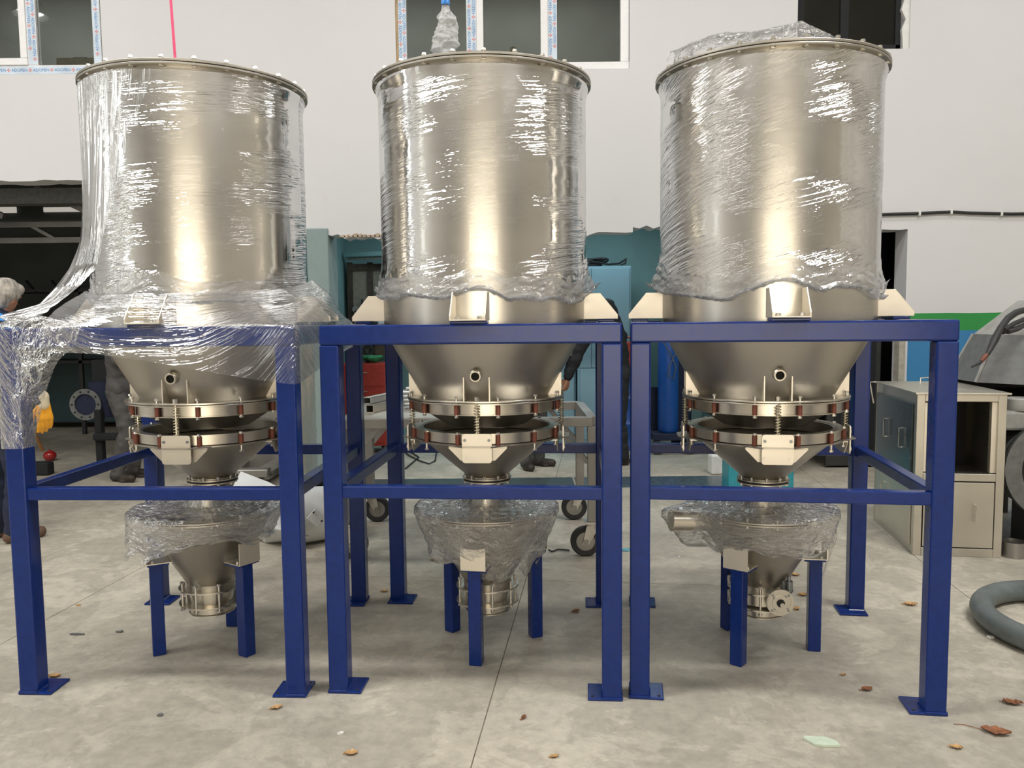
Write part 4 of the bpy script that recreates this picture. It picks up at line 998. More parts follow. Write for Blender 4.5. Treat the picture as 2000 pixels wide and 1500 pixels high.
def person(label, base, face, J, cloth, seed=1, rhand=None, lhand=None):
    """J: joints in (right, forward, up) metres; one continuous body plus clothes over it"""
    ps = Pose(base, face); j = {k: ps.p(*v) for k, v in J.items()}
    t = thing('person', label, 'person', tuple(base))
    for o in (t,): pass
    off = -Vector(base)
    q = {k: v + off for k, v in j.items()}
    up = (q['head'] - q['neck']).normalized(); fw = ps.p(*J['gaze']) - ps.b; fw = (fw - up * fw.dot(up)).normalized(); rt = fw.cross(up).normalized()
    h = q['head']
    body = [('e', h, (0.078, 0.078, 0.105)), ('e', h + fw * 0.02 - up * 0.03, (0.066, 0.066, 0.085)), (h - up * 0.085 + fw * 0.045, 0.035, h - up * 0.085 + fw * 0.06, 0.028),
            (h + fw * 0.082 + up * 0.005, 0.008, h + fw * 0.100 - up * 0.028, 0.014), (h + fw * 0.075 - up * 0.060 + rt * 0.018, 0.009, h + fw * 0.075 - up * 0.060 - rt * 0.018, 0.009),
            (h + rt * 0.082 + up * 0.015, 0.012, h + rt * 0.080 - up * 0.03, 0.010), (h - rt * 0.082 + up * 0.015, 0.012, h - rt * 0.080 - up * 0.03, 0.010),
            (h + rt * 0.03 + fw * 0.076 + up * 0.03, 0.012, h + rt * 0.045 + fw * 0.07 + up * 0.028, 0.012), (h - rt * 0.03 + fw * 0.076 + up * 0.03, 0.012, h - rt * 0.045 + fw * 0.07 + up * 0.028, 0.012),
            (h - up * 0.04, 0.056, q['neck'], 0.058), (q['neck'], 0.07, q['chest'], 0.115), (q['chest'], 0.12, q['waist'], 0.105), (q['waist'], 0.105, q['pelvis'], 0.115),
            (q['sh_r'], 0.055, q['sh_l'], 0.055), (q['hip_r'], 0.085, q['hip_l'], 0.085)]
    for s in 'rl':
        body += [(q['sh_' + s], 0.052, q['el_' + s], 0.040), (q['el_' + s], 0.040, q['wr_' + s], 0.027), (q['hip_' + s], 0.085, q['kn_' + s], 0.055), (q['kn_' + s], 0.052, q['an_' + s], 0.036), (q['an_' + s] - Vector((0, 0, 0.035)), 0.026, q['toe_' + s] - Vector((0, 0, 0.008)), 0.014)]
        hd_ = rhand if s == 'r' else lhand
        d = (q['wr_' + s] - q['el_' + s]).normalized() if not hd_ else Vector(hd_[0]); n_ = ps.f if not hd_ else Vector(hd_[1])
        body += hand_caps(q['wr_' + s], d, n_ - d * 0.01, 1.0, 0.45, 1 if s == 'l' else -1)
    blob('body', body, 0.008, M['skin'], t, 0, seed, 3)
    # hair
    hb = [('e', h + up * 0.03 - fw * 0.018, (0.092, 0.092, 0.095)), ('e', h - fw * 0.05 - up * 0.02, (0.07, 0.06, 0.085)), ('e', h + up * 0.06 + fw * 0.03, (0.07, 0.06, 0.05))]
    if cloth.get('hair', True): blob('hair', hb, 0.008, M['hair'] if cloth.get('hairmat') is None else M[cloth['hairmat']], t, 0.022, seed + 9, 3)
    # jacket
    jk = [(q['neck'] - up * 0.01, 0.085, q['chest'], 0.150), (q['chest'], 0.155, q['waist'], 0.140), (q['waist'], 0.140, q['pelvis'], 0.155), (q['sh_r'], 0.078, q['sh_l'], 0.078), (q['hip_r'] + up * 0.0, 0.11, q['hip_l'], 0.11)]
    for s in 'rl':
        jk += [(q['sh_' + s], 0.078, q['el_' + s], 0.060), (q['el_' + s], 0.060, q['wr_' + s].lerp(q['el_' + s], 0.10), 0.047), (q['chest'].lerp(q['sh_' + s], 0.5), 0.115, q['waist'].lerp(q['hip_' + s], 0.4), 0.115)]
    blob('jacket', jk, 0.013, M[cloth['jacket']], t, 0.020, seed, 5)
    if cloth.get('yoke'):
        yk = [(q['sh_r'], 0.083, q['sh_l'], 0.083), (q['neck'] - up * 0.03, 0.088, q['neck'] - up * 0.10, 0.135), (q['neck'] - up * 0.10, 0.15, q['chest'] + (q['neck'] - q['chest']) * 0.2, 0.158), (q['sh_r'], 0.083, q['sh_r'].lerp(q['el_r'], 0.35), 0.075), (q['sh_l'], 0.083, q['sh_l'].lerp(q['el_l'], 0.35), 0.075)]
        blob('jacket_yoke', yk, 0.013, M[cloth['yoke']], t, 0.012, seed + 2, 5)
        blob('collar', [(q['neck'] + up * 0.015, 0.072, q['neck'] - up * 0.02, 0.092)], 0.010, M[cloth['jacket']], t, 0.006, seed + 3, 3)
    # trousers
    tr = [(q['pelvis'] + Vector((0, 0, 0.03)), 0.130, q['pelvis'] - Vector((0, 0, 0.03)), 0.135), (q['hip_r'], 0.105, q['hip_l'], 0.105)]
    for s in 'rl':
        tr += [(q['hip_' + s], 0.105, q['kn_' + s], 0.080), (q['kn_' + s], 0.080, q['an_' + s] + Vector((0, 0, 0.0)), 0.072)]
    blob('trousers', tr, 0.012, M[cloth['trousers']], t, 0.022, seed + 4, 5)
    for s in 'rl':
        a, b_ = q['an_' + s], q['toe_' + s]; a2 = Vector((a.x, a.y, 0.045)); b2 = Vector((b_.x, b_.y, 0.04)); dd = (b2 - a2).normalized()
        blob('shoe', [(a2 - dd * 0.045, 0.043, a2 + dd * 0.02, 0.045), (a2 + dd * 0.02, 0.045, b2, 0.040), (a2, 0.045, Vector((a.x, a.y, 0.11)), 0.05), ('e', a2.lerp(b2, 0.5) - Vector((0, 0, 0.030)), (0.06, 0.06, 0.013)), (a2 - dd * 0.05 - Vector((0, 0, 0.030)), 0.014, b2 + dd * 0.02 - Vector((0, 0, 0.026)), 0.014)], 0.008, M[cloth.get('shoe', 'shoe')], t, 0, seed, 3)
    if cloth.get('glove'):
        for s in 'rl':
            d = (q['wr_' + s] - q['el_' + s]).normalized(); hd_ = rhand if s == 'r' else lhand
            dd = d if not hd_ else Vector(hd_[0]); n_ = ps.f if not hd_ else Vector(hd_[1])
            gl = blob('glove', hand_caps(q['wr_' + s], dd, n_ - dd * 0.01, 1.32, 0.5, 1 if s == 'l' else -1), 0.006, M['glove'], t, 0.004, seed, 3)
            blob('glove_cuff', [(q['wr_' + s] - dd * 0.045, 0.045, q['wr_' + s] + dd * 0.012, 0.038)], 0.006, M['cuff'], t, 0.004, seed, 3)
    return t

STAND = dict(head=(0, 0.03, 1.63), gaze=(0, 1, 0), neck=(0, 0, 1.49), chest=(0, 0.01, 1.28), waist=(0, 0, 1.08), pelvis=(0, 0, 0.96), sh_r=(0.185, 0, 1.42), sh_l=(-0.185, 0, 1.42), el_r=(0.25, -0.02, 1.14), el_l=(-0.25, -0.02, 1.14),
             wr_r=(0.26, 0.08, 0.90), wr_l=(-0.26, 0.08, 0.90), hip_r=(0.095, 0, 0.92), hip_l=(-0.095, 0, 0.92), kn_r=(0.11, 0.02, 0.50), kn_l=(-0.11, 0.02, 0.50), an_r=(0.12, -0.02, 0.09), an_l=(-0.12, -0.02, 0.09), toe_r=(0.14, 0.15, 0.04), toe_l=(-0.14, 0.15, 0.04))
# 1: grey-haired worker at the left edge, back to us, gloved right hand lowered
fz = math.radians(62)
J = dict(STAND); J.update(head=(0.04, 0.06, 1.765), gaze=(-0.25, 1, -0.25), neck=(0.01, 0.01, 1.625), chest=(0, 0.0, 1.36), sh_r=(0.20, 0.0, 1.545), sh_l=(-0.20, 0.0, 1.545), el_r=(0.36, -0.02, 1.23), wr_r=(0.405, 0.06, 1.01), el_l=(-0.25, 0.05, 1.20), wr_l=(-0.2, 0.2, 1.0), waist=(0, 0, 1.13), pelvis=(0, 0, 1.0), hip_r=(0.095, 0, 0.95), hip_l=(-0.095, 0, 0.95))
person('grey-haired worker in blue-shouldered jacket and orange gloves at the left edge', (-3.68, 5.80, 0), fz, J, dict(jacket='jk_navy', yoke='jk_blue', trousers='jk_navy', glove=True, shoe='shoe_brown'), 3, rhand=((0.02, 0.05, -1), (-0.6, 0.6, 0)))
# 2: worker in grey overalls behind the left tank
J = dict(STAND); J.update(kn_r=(0.10, 0.10, 0.52), kn_l=(-0.10, 0.0, 0.50), el_r=(0.22, 0.12, 1.20), wr_r=(0.14, 0.34, 1.34), el_l=(-0.22, 0.12, 1.20), wr_l=(-0.14, 0.34, 1.36))
person('worker in grey overalls standing behind the left tank', (-3.86, 8.02, 0), math.radians(-12), J, dict(jacket='tr_grey', trousers='tr_grey'), 13)
# 3: worker in black bending forward in the teal room
J = dict(head=(0.0, 0.42, 1.27), gaze=(0.25, 0.5, -1.0), neck=(0, 0.28, 1.50), chest=(0, 0.11, 1.62), waist=(0, 0.0, 1.36), pelvis=(0, -0.02, 1.03), sh_r=(0.17, 0.24, 1.54), sh_l=(-0.17, 0.24, 1.54), el_r=(0.17, 0.42, 1.20), wr_r=(0.16, 0.475, 0.93), el_l=(-0.19, 0.42, 1.18), wr_l=(-0.14, 0.52, 0.93),
         hip_r=(0.10, -0.05, 0.95), hip_l=(-0.10, -0.05, 0.95), kn_r=(0.11, -0.01, 0.51), kn_l=(-0.11, -0.03, 0.51), an_r=(0.11, -0.09, 0.09), an_l=(-0.12, -0.07, 0.09), toe_r=(0.12, 0.07, 0.04), toe_l=(-0.13, 0.09, 0.04))
person('worker in black bending forward beside the pale blue cabinet', (1.085, 8.62, 0), PI + 0.08, J, dict(jacket='jk_black', trousers='jk_black'), 23, rhand=((-0.15, 0, -1), (-0.3, 0.8, 0)))
# 4: worker hidden behind the middle tank, only lower legs and shoes show
J = dict(STAND); J.update(toe_r=(0.20, 0.10, 0.04), toe_l=(-0.16, 0.13, 0.04))
person('worker behind the middle tank, dark shoes and grey trouser legs showing', (0.22, 8.42, 0), math.radians(-35), J, dict(jacket='tr_grey', trousers='tr_grey'), 33)

# ================================================================== right-hand side
cb = thing('steel_cabinet', 'stainless cabinet with an open upper bay right of the frames', 'cabinet', (2.608, 5.188, 0), -0.165)
cw, cdp, ch = 0.535, 0.93, 1.055
g = G(); t_ = 0.05
g.bx(0, t_, 0, t_, 0, ch); g.bx(cw - t_, cw, 0, t_, 0, ch); g.bx(t_, cw - t_, 0, t_, 0, 0.055); g.bx(t_, cw - t_, 0, t_, ch - 0.045, ch); g.bx(t_, cw - t_, 0, t_, 0.495, 0.545)
part('carcass_frame', g, M['inox'], cb, bevel=0.003)
g = G(); g.bx(0.003, 0.008, t_, cdp, 0, ch); g.bx(cw - 0.008, cw - 0.003, t_, cdp, 0, ch); g.bx(0, cw, cdp - 0.006, cdp, 0, ch); g.bx(0.01, cw - 0.01, t_, cdp - 0.01, 0.50, 0.506); g.bx(0.01, cw - 0.01, 0.01, cdp - 0.01, 0.02, 0.03)
part('carcass_sheet', g, M['inox'], cb)
part('top_sheet', G().bx(-0.012, cw + 0.022, -0.012, cdp + 0.01, ch, ch + 0.012), M['inox'], cb, bevel=0.002)
part('bay_lining', G().bx(t_ + 0.001, t_ + 0.02, 0.02, 0.1, 0.55, 1.0).bx(cw - t_ - 0.03, cw - t_, 0.02, 0.06, 0.55, 1.005).bx(0.12, 0.13, 0.3, 0.7, 0.51, 1.0).bx(0.15, 0.19, 0.5, 0.54, 0.51, 1.0), M['plate'], cb)
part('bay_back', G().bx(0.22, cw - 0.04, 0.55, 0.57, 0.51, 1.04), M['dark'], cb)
fd = part('front_door', G().bx(t_ + 0.006, cw - t_ - 0.006, -0.004, 0.03, 0.062, 0.488), M['inox'], cb, bevel=0.003)
def handle(parent, p, axis, L, out, r=0.005):
    p = Vector(p); a = Vector(axis).normalized() * L / 2; o_ = Vector(out)
    part('handle', G().tube([p - a, p - a + o_, p + a + o_, p + a], r, 8), M['bolt'], parent)
handle(fd, (cw - 0.17, -0.004, 0.29), (0, 0, 1), 0.11, (0, -0.03, 0))
sd = part('side_door', G().bx(-0.014, 0.002, 0.06, 0.86, 0.46, 0.99), simple('blue_grey_door_film', (0.06, 0.085, 0.095), 0.25, 0.6, 0.2), cb, bevel=0.003)
handle(sd, (-0.014, 0.60, 0.76), (0, 0, 1), 0.13, (-0.02, 0.0, 0)); handle(sd, (-0.014, 0.24, 0.74), (0, 0, 1), 0.13, (-0.02, 0.0, 0))
sd2 = part('side_door', G().bx(-0.008, 0.002, 0.06, 0.86, 0.05, 0.43), M['inox'], cb, bevel=0.003); handle(sd2, (-0.008, 0.62, 0.30), (0, 0, 1), 0.12, (-0.03, 0, 0))
part('stay_rod', G().tube([(-0.02, 0.93, 0.90), (-0.05, 0.93, 1.06), (0.0, 0.93, 1.06)], 0.006, 6), M['bolt'], cb)
part('top_hook', G().tube([(0.25, 0.75, ch + 0.01), (0.25, 0.75, ch + 0.05), (0.30, 0.75, ch + 0.055), (0.40, 0.75, ch + 0.05)], 0.005, 6), M['bolt'], cb)

# faceted hood on its dark stand, cable bundle hanging over it
HC = (3.80, 5.82)
hd_t = thing('duct_hood', 'grey faceted sheet metal hood at the right edge', 'hood', (HC[0], HC[1], 0), 0.2)
def frus(n, r0, z0, r1, z1, off):
    g = G(); vs = [(r * math.cos(off + 2 * PI * i / n), r * math.sin(off + 2 * PI * i / n), z) for r, z in ((r0, z0), (r1, z1)) for i in range(n)]
    return vs
vs = frus(8, 0.58, 1.09, 0.42, 1.42, 0.1); part('lower_skirt', G().add(vs, [(i, (i + 1) % 8, 8 + (i + 1) % 8, 8 + i) for i in range(8)]), M['cast'], hd_t)
vs = frus(8, 0.42, 1.42, 0.15, 1.66, 0.1); part('upper_cone', G().add(vs, [(i, (i + 1) % 8, 8 + (i + 1) % 8, 8 + i) for i in range(8)] + [tuple(range(8, 16))]), M['castl'], hd_t)
for i in range(8):
    a = 0.1 + 2 * PI * i / 8; part('seam_strip', G().tube([(0.582 * math.cos(a), 0.582 * math.sin(a), 1.09), (0.423 * math.cos(a), 0.423 * math.sin(a), 1.42)], 0.012, 6), M['castl'], hd_t)
for a in (0.3, 1.2, 2.0, 5.6): part('stand_leg', G().cyl((0.5 * math.cos(a), 0.5 * math.sin(a), 0), (0.5 * math.cos(a), 0.5 * math.sin(a), 1.08), 0.03, n=10), M['black'], hd_t)
part('dark_backing', G().bx(-0.45, 0.5, 0.36, 0.38, 0.25, 1.12), M['black'], hd_t); part('stand_shelf', G().disc(0.55, 0.98, 1.0, 24), M['black'], hd_t)  # upright black sheet is added to darken the gap under the hood
cbn = thing('cable_bundle', 'black rubber cable bundle slung over the grey hood', 'cable', (0, 0, 0))
pts = [at(1897, 717, 5.16), at(1915, 708, 5.15), at(1930, 690, 5.16), at(1942, 665, 5.2), at(1955, 640, 5.28), at(1968, 622, 5.36), at(1985, 610, 5.45), at(2010, 603, 5.6), at(2060, 612, 5.75)]
part('cable', G().tube(pts, [0.007, 0.010, 0.014, 0.024, 0.022, 0.022, 0.022, 0.022, 0.02], 10), M['black'], cbn, 60)
for k, (dx, dy) in enumerate(((6, 10), (14, 20), (3, 22))):
    part('cable', G().tube([at(1955 + dx, 640 + dy * 0.4, 5.26), at(1975 + dx, 622 + dy, 5.36), at(2005, 612 + dy, 5.5), at(2060, 620 + dy, 5.7)], 0.016, 8), M['black'], cbn, 60)
part('cable_joint', G().tube([at(1917, 705, 5.15), at(1922, 699, 5.15), at(1928, 692, 5.16)], [0.012, 0.015, 0.013], 10), M['bushing'], cbn, 60)

# big round fan casing lying against the cabinet
fc = thing('fan_casing', 'round grey fan casing with a black mouth at the right edge', 'fan casing', (3.545, 5.24, 0.0), -0.2)
My = T(0, 0, 0.56) @ Matrix.Rotation(PI / 2, 4, 'X')
part('casing', G().lathe([(0.24, 0.10), (0.30, 0.10), (0.31, 0.06), (0.31, -0.25), (0.1, -0.30)], 56, False, My), M['cast'], fc, 40)
part('mouth_ring', G().ring(0.235, 0.335, 0.10, 0.118, 56, My), M['cast'], fc, 30); part('gasket', G().ring(0.318, 0.342, 0.085, 0.10, 56, My), M['black'], fc, 30)
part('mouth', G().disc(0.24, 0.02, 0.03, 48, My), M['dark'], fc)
part('saddle', G().bx(-0.32, 0.3, -0.02, 0.3, 0.80, 0.93), M['castl'], fc, bevel=0.02)
part('stub_pipe', G().lathe([(0.028, 0.93), (0.082, 0.93), (0.085, 0.945), (0.085, 1.005), (0.078, 1.012), (0.03, 1.012), (0.028, 0.93)], 32, False, T(-0.20, 0.06, 0)), M['castl'], fc, 40)
part('foot', G().bx(-0.16, -0.08, 0.0, 0.22, 0.0, 0.36), M['black'], fc); part('foot', G().bx(0.1, 0.18, 0.0, 0.22, 0, 0.36), M['black'], fc)

# grey duct hose curled on the floor
hz_ = thing('duct_hose', 'thick grey duct hose curling over the floor at the right edge', 'hose', (0, 0, 0))
cx_, cy_, rr_ = 2.79, 3.84, 0.43; pts = []
for a in np.linspace(88, 258, 40): pts.append((cx_ + rr_ * math.cos(math.radians(a)), cy_ + 1.12 * rr_ * math.sin(math.radians(a)), 0.058))
pts += [(cx_ + 0.05 + 0.1 * k, cy_ - 0.48 + 0.02 * k, 0.058) for k in range(1, 6)]
part('hose_wall', G().tube(pts, 0.056, 18), M['hose'], hz_, 60)
v_ = G().tube([(2.86, 4.20, 0.05), (2.86, 4.20, 0.2), (2.87, 4.21, 0.42), (2.92, 4.22, 0.55)], 0.07, 18); part('riser', v_, M['hose'], hz_, 60)
tag(part('tin_ring', G().lathe([(0.060, 0.0), (0.075, 0.0), (0.075, 0.10), (0.07, 0.10), (0.068, 0.02), (0.060, 0.02)], 32, False, T(*on_floor(1978, 1086))), M['steel_dark'], None, 30), 'short dark metal ring standing on the floor by the cabinet', 'ring')

# ================================================================== trolley behind the middle frame
CZ = 0.925
ct = thing('trolley', 'stainless workshop trolley on black casters behind the middle frame', 'trolley', (-0.28, 5.72, 0), 0.0)
tx0, tx1, ty0, ty1 = -0.83, 0.80, -0.47, 0.50
s_ = 0.062
for y0_ in (ty0, ty1): part('top_bar', G().bx(tx0, tx1, y0_ - s_ / 2, y0_ + s_ / 2, CZ - s_, CZ), M['steel_dark'], ct, bevel=0.003)
for x0_ in (tx0, 0.30, tx1): part('cross_bar', G().bx(x0_ - s_ / 2, x0_ + s_ / 2, ty0 + s_ / 2, ty1 - s_ / 2, CZ - s_, CZ - 0.001), M['steel_dark'], ct, bevel=0.003)
part('deck_sheet', G().bx(tx0, 0.28, ty0, ty1, CZ, CZ + 0.004), M['inox'], ct)
for x0_ in (tx0, tx1):
    for y0_ in (ty0, ty1):
        part('leg', G().bx(x0_ - s_ / 2, x0_ + s_ / 2, y0_ - s_ / 2, y0_ + s_ / 2, 0.235, CZ - s_), M['steel_dark'], ct, bevel=0.003)
        sg_ = -1 if x0_ > 0 else 1
        part('brace', G().tube([(x0_ + sg_ * 0.03, y0_, CZ - 0.30), (x0_ + sg_ * 0.24, y0_, CZ - 0.05)], 0.022, 4), M['steel_dark'], ct)
        cs = part('caster', G().bx(x0_ - 0.055, x0_ + 0.055, y0_ - 0.055, y0_ + 0.055, 0.222, 0.235).cyl((x0_, y0_, 0.205), (x0_, y0_, 0.224), 0.038, n=18), M['bolt'], ct, 30)
        wx = x0_ - 0.045 if x0_ > 0 else x0_ + 0.05
        for s in (-1, 1): part('fork_cheek', G().prism([(x0_ - 0.04, 0.208), (x0_ + 0.045, 0.208), (wx + 0.02, 0.085), (wx - 0.02, 0.085)], y0_ + s * 0.034 - 0.0025, y0_ + s * 0.034 + 0.0025), M['bolt'], cs)
        Mw = T(wx, y0_, 0.1) @ Matrix.Rotation(PI / 2, 4, 'X')
        part('tyre', G().lathe([(0.062, -0.022), (0.092, -0.025), (0.1, -0.015), (0.1, 0.015), (0.092, 0.025), (0.062, 0.022)], 36, False, Mw), M['black'], cs, 40)
        part('hub', G().disc(0.064, -0.018, 0.018, 28, Mw).disc(0.02, -0.038, 0.038, 14, Mw), M['steel_dark'], cs, 30)
# what lies on the trolley
def bar(label, px0, px1, z, w_, h_, mat, Y0, Y1):
    a = at(px0[0], px0[1], Y0); b_ = at(px1[0], px1[1], Y1); a.z = z; b_.z = z; d = (b_ - a); n = Vector((-d.y, d.x, 0)).normalized() * w_ / 2
    g = G(); t2 = 0.004; up_ = Vector((0, 0, h_))
    def slab(p, q, r_, s2): # channel wall between two edges
        g.add([p, q, r_, s2], [(0, 1, 2, 3)])
    for o0, o1, zz0, zz1 in ((-n, -n * 0.9, 0, h_), (n * 0.9, n, 0, h_), (-n, n, 0, t2), (-n, n, h_ - t2, h_)):
        vs = [a + o0 + Vector((0, 0, zz0)), a + o1 + Vector((0, 0, zz0)), b_ + o1 + Vector((0, 0, zz0)), b_ + o0 + Vector((0, 0, zz0))]
        vs += [v + Vector((0, 0, zz1 - zz0)) for v in vs]; g.add(vs, [(0, 3, 2, 1), (4, 5, 6, 7), (0, 1, 5, 4), (1, 2, 6, 5), (2, 3, 7, 6), (3, 0, 4, 7)])
    o = part('steel_tube', g, mat); return tag(o, label, 'steel tube')
bar('square steel tube with an open end lying on the trolley', (722, 790), (800, 770), CZ + 0.005, 0.055, 0.055, M['inox'], 5.55, 6.15)
bar('second steel tube stacked on the open-ended tube on the trolley', (716, 775), (790, 745), CZ + 0.062, 0.06, 0.045, M['castl'], 5.60, 6.18)
cl = thing('hose_coil', 'white hose coil lying on the trolley deck', 'hose', tuple(Vector((at(800, 790, 5.85).x + 0.06, 5.85, CZ + 0.006))))
part('hose_loop', G().tube([((0.09 + 0.004 * k / 20) * math.cos(k * 0.35), 0.07 * math.sin(k * 0.35), 0.012 + 0.0035 * k / 2.2) for k in range(80)], 0.010, 8), M['white_plastic'], cl, 60)

# ================================================================== white duct piece behind the left frame
dp = thing('duct_transition', 'white painted tapered duct piece lying behind the left frame', 'duct', (0, 0, 0))
A = [at(446, 968, 5.75), at(470, 922, 6.15), at(525, 943, 6.10), at(590, 978, 5.95), at(648, 1022, 5.75), at(600, 1050, 5.45), at(520, 1030, 5.45)]
nrm = (A[2] - A[0]).cross(A[4] - A[0]).normalized()
if nrm.z < 0: nrm = -nrm
c0 = sum(A, Vector()) / len(A); low = [(p - c0) * 0.62 + c0 - nrm * 0.22 for p in A]; low = [Vector((p.x, p.y, max(p.z, 0.004))) for p in low]
k = len(A)
M['duct_white'] = simple('white_primer', (0.62, 0.63, 0.62), 0.45, var=0.08, nscale=5)
part('taper', G().add(A + low, [(i, (i + 1) % k, k + (i + 1) % k, k + i) for i in range(k)] + [tuple(range(2 * k - 1, k - 1, -1))]), M['duct_white'], dp)
part('face_plate', G().add(A + [p + nrm * 0.006 for p in A], [tuple(range(k)), tuple(range(2 * k - 1, k - 1, -1))] + [(i, (i + 1) % k, k + (i + 1) % k, k + i) for i in range(k)]), M['duct_white'], dp)
zq = nrm.to_track_quat('Z', 'Y').to_matrix().to_4x4()
part('round_opening', G().disc(0.135, 0.006, 0.009, 40, T(*at(528, 985, 5.82)) @ zq), M['cast'], dp)
q0, q1 = at(560, 1035, 5.55), at(668, 1050, 5.78); q1.z = 0.19; q0.z = 0.21
part('outlet_cone', G().cyl(q0, q1, 0.20, 0.185, 40, False), M['duct_white'], dp, 40); part('outlet_bore', G().cyl(q1 - (q1 - q0) * 0.02, q1 - (q1 - q0) * 0.01, 0.180, n=36), M['brown'], dp)
tb = part('tab_plate', G().box((0, 0, 0), (0.10, 0.012, 0.085), T(*at(618, 1012, 5.36)) @ RZ(0.3) @ Matrix.Rotation(0.75, 4, 'Y')), M['duct_white'], dp, bevel=0.003)
for px_, py_ in ((612, 1001), (628, 1018)):
    h = at(px_, py_, 5.34); part('tab_hole', G().cyl(h, h + Vector((0, 0.012, 0)), 0.006, n=10), M['dark'], tb)

def cable(label, pts, r, name='floor_cable', mat=None, cat='cable'):
    return tag(part(name, G().tube(pts, r, 7), mat or M['black'], None, 60), label, cat)
c = on_floor(628, 965); pts = [(c.x + 0.33 * math.cos(a) * (1 - 0.01 * a), c.y + 0.30 * math.sin(a) * (1 - 0.012 * a), 0.014 + 0.006 * a / 2) for a in np.linspace(0, 26, 130)]
cable('black cable coil on the floor behind the left frame', pts, 0.013)
pts = [on_floor(x, y, 0.012) for x, y in ((792, 915), (806, 903), (818, 893), (806, 885), (790, 882), (800, 890), (820, 900), (838, 906), (850, 900), (853, 880), (848, 868))]
cable('thin black cable looped on the floor behind the middle frame', pts, 0.008)
pts = [on_floor(x, y, 0.010) for x, y in ((1072, 1074), (1078, 1077), (1090, 1073), (1105, 1074), (1112, 1075))]
cable('short black wire end on the floor beside the trolley wheel', pts, 0.006)

# ================================================================== teal room
lk = thing('locker_cabinet', 'pale blue two-door steel locker in the teal room', 'cabinet', (0.815, 9.95, 0), 0.0)
part('carcass', G().bx(0, 0.655, 0.02, 0.45, 0, 2.19), M['cab_blue'], lk, bevel=0.006)
for x0_, x1_ in ((0.025, 0.165), (0.17, 0.63)): part('door', G().bx(x0_, x1_, 0.0, 0.02, 0.95, 2.165), M['cab_blue'], lk, bevel=0.004)
part('door', G().bx(0.025, 0.63, 0.0, 0.02, 0.06, 0.94), M['cab_blue'], lk, bevel=0.004)
cc = thing('cable_heap', 'tangled black cable on top of the pale blue locker', 'cable', (0.85, 10.05, 2.195)); rs = random.Random(12)
for k in range(7):
    cx_ = rs.uniform(0.02, 0.25); r_ = rs.uniform(0.08, 0.15)
    part('cable_loop', G().tube([(cx_ + r_ * 1.4 * math.cos(a), 0.1 + 0.09 * math.sin(a + k), 0.055 + 0.045 * math.sin(a * 1 + k * 1.7)) for a in np.linspace(0, 2 * PI, 28)], 0.012, 6), M['black'], cc, 60)
part('cable_end', G().tube([(0.2, 0.0, 0.05), (0.35, 0.0, 0.02), (0.48, 0.02, 0.03), (0.55, 0.03, 0.07), (0.57, 0.02, 0.09), (0.56, 0.0, 0.03), (0.5, 0.0, 0.015)], 0.012, 6), M['black'], cc, 60)
tl_ = thing('locker_cabinet', 'lower pale blue steel locker behind the bending worker', 'cabinet', (0.25, 10.1, 0), 0.0)
part('carcass', G().bx(0, 0.55, 0.02, 0.45, 0, 1.15), M['cab_blue'], tl_, bevel=0.006); part('door', G().bx(0.02, 0.53, 0.0, 0.02, 0.05, 1.12), M['cab_blue'], tl_, bevel=0.004)
# gas bottle on a trolley, drum and red can
gb = thing('gas_cylinder', 'bright blue gas cylinder on a low trolley in the teal room', 'gas cylinder', (1.80, 9.3, 0))
part('flask', G().lathe([(0.001, 0.24), (0.10, 0.24), (0.118, 0.27), (0.118, 1.32), (0.09, 1.44), (0.035, 1.50), (0.03, 1.56), (0.001, 1.56)], 36), M['cyl_blue'], gb, 50)
part('trolley_base', G().bx(-0.2, 0.28, -0.16, 0.2, 0.16, 0.235).bx(-0.2, 0.28, 0.15, 0.19, 0.23, 0.75), M['jk_navy'], gb, bevel=0.01)
for s in (-0.15, 0.22): part('wheel', G().cyl((s, -0.12, 0.08), (s, -0.17, 0.08), 0.08, n=20), M['black'], gb, 40)
part('gas_hose', G().tube([(-0.1, -0.14, 1.3), (0.0, -0.15, 1.15), (0.06, -0.15, 1.0), (0.03, -0.15, 0.86), (-0.03, -0.15, 0.9), (-0.02, -0.15, 1.0), (0.05, -0.15, 1.15), (0.1, -0.15, 1.25)], 0.006, 6), M['cast'], gb, 60)
g2 = thing('gas_cylinder', 'dark blue gas cylinder right behind the bright blue one', 'gas cylinder', (2.02, 9.62, 0))
part('flask', G().lathe([(0.001, 0.0), (0.10, 0.0), (0.118, 0.03), (0.118, 1.32), (0.09, 1.44), (0.035, 1.50), (0.001, 1.5)], 36), M['jk_navy'], g2, 50); part('valve', G().cyl((0, 0, 1.5), (0, 0, 1.57), 0.02, n=10).cyl((-0.04, 0, 1.57), (0.04, 0, 1.57), 0.012, n=8), M['bolt'], g2)
dr = thing('steel_drum', 'blue steel drum seen between the middle and right frames', 'drum', (1.36, 9.66, 0))
part('drum_wall', G().lathe([(0.001, 0.01), (0.20, 0.0), (0.205, 0.02), (0.2, 0.03), (0.2, 0.3), (0.207, 0.31), (0.2, 0.32), (0.2, 0.6), (0.207, 0.61), (0.2, 0.62), (0.2, 0.9), (0.206, 0.91), (0.196, 0.915), (0.001, 0.9)], 40), M['cyl_blue'], dr, 40)
rc = thing('fuel_can', 'red can standing on the blue drum', 'can', (1.36, 9.66, 0.916))
part('can_body', G().bx(-0.16, 0.16, -0.08, 0.08, 0, 0.36), M['red'], rc, bevel=0.02); part('can_handle', G().tube([(-0.08, 0, 0.355), (-0.07, 0, 0.41), (0.07, 0, 0.41), (0.08, 0, 0.355)], 0.012, 8), M['red'], rc); part('spout', G().cyl((0.12, 0, 0.35), (0.14, 0, 0.40), 0.02, n=12), M['black'], rc)
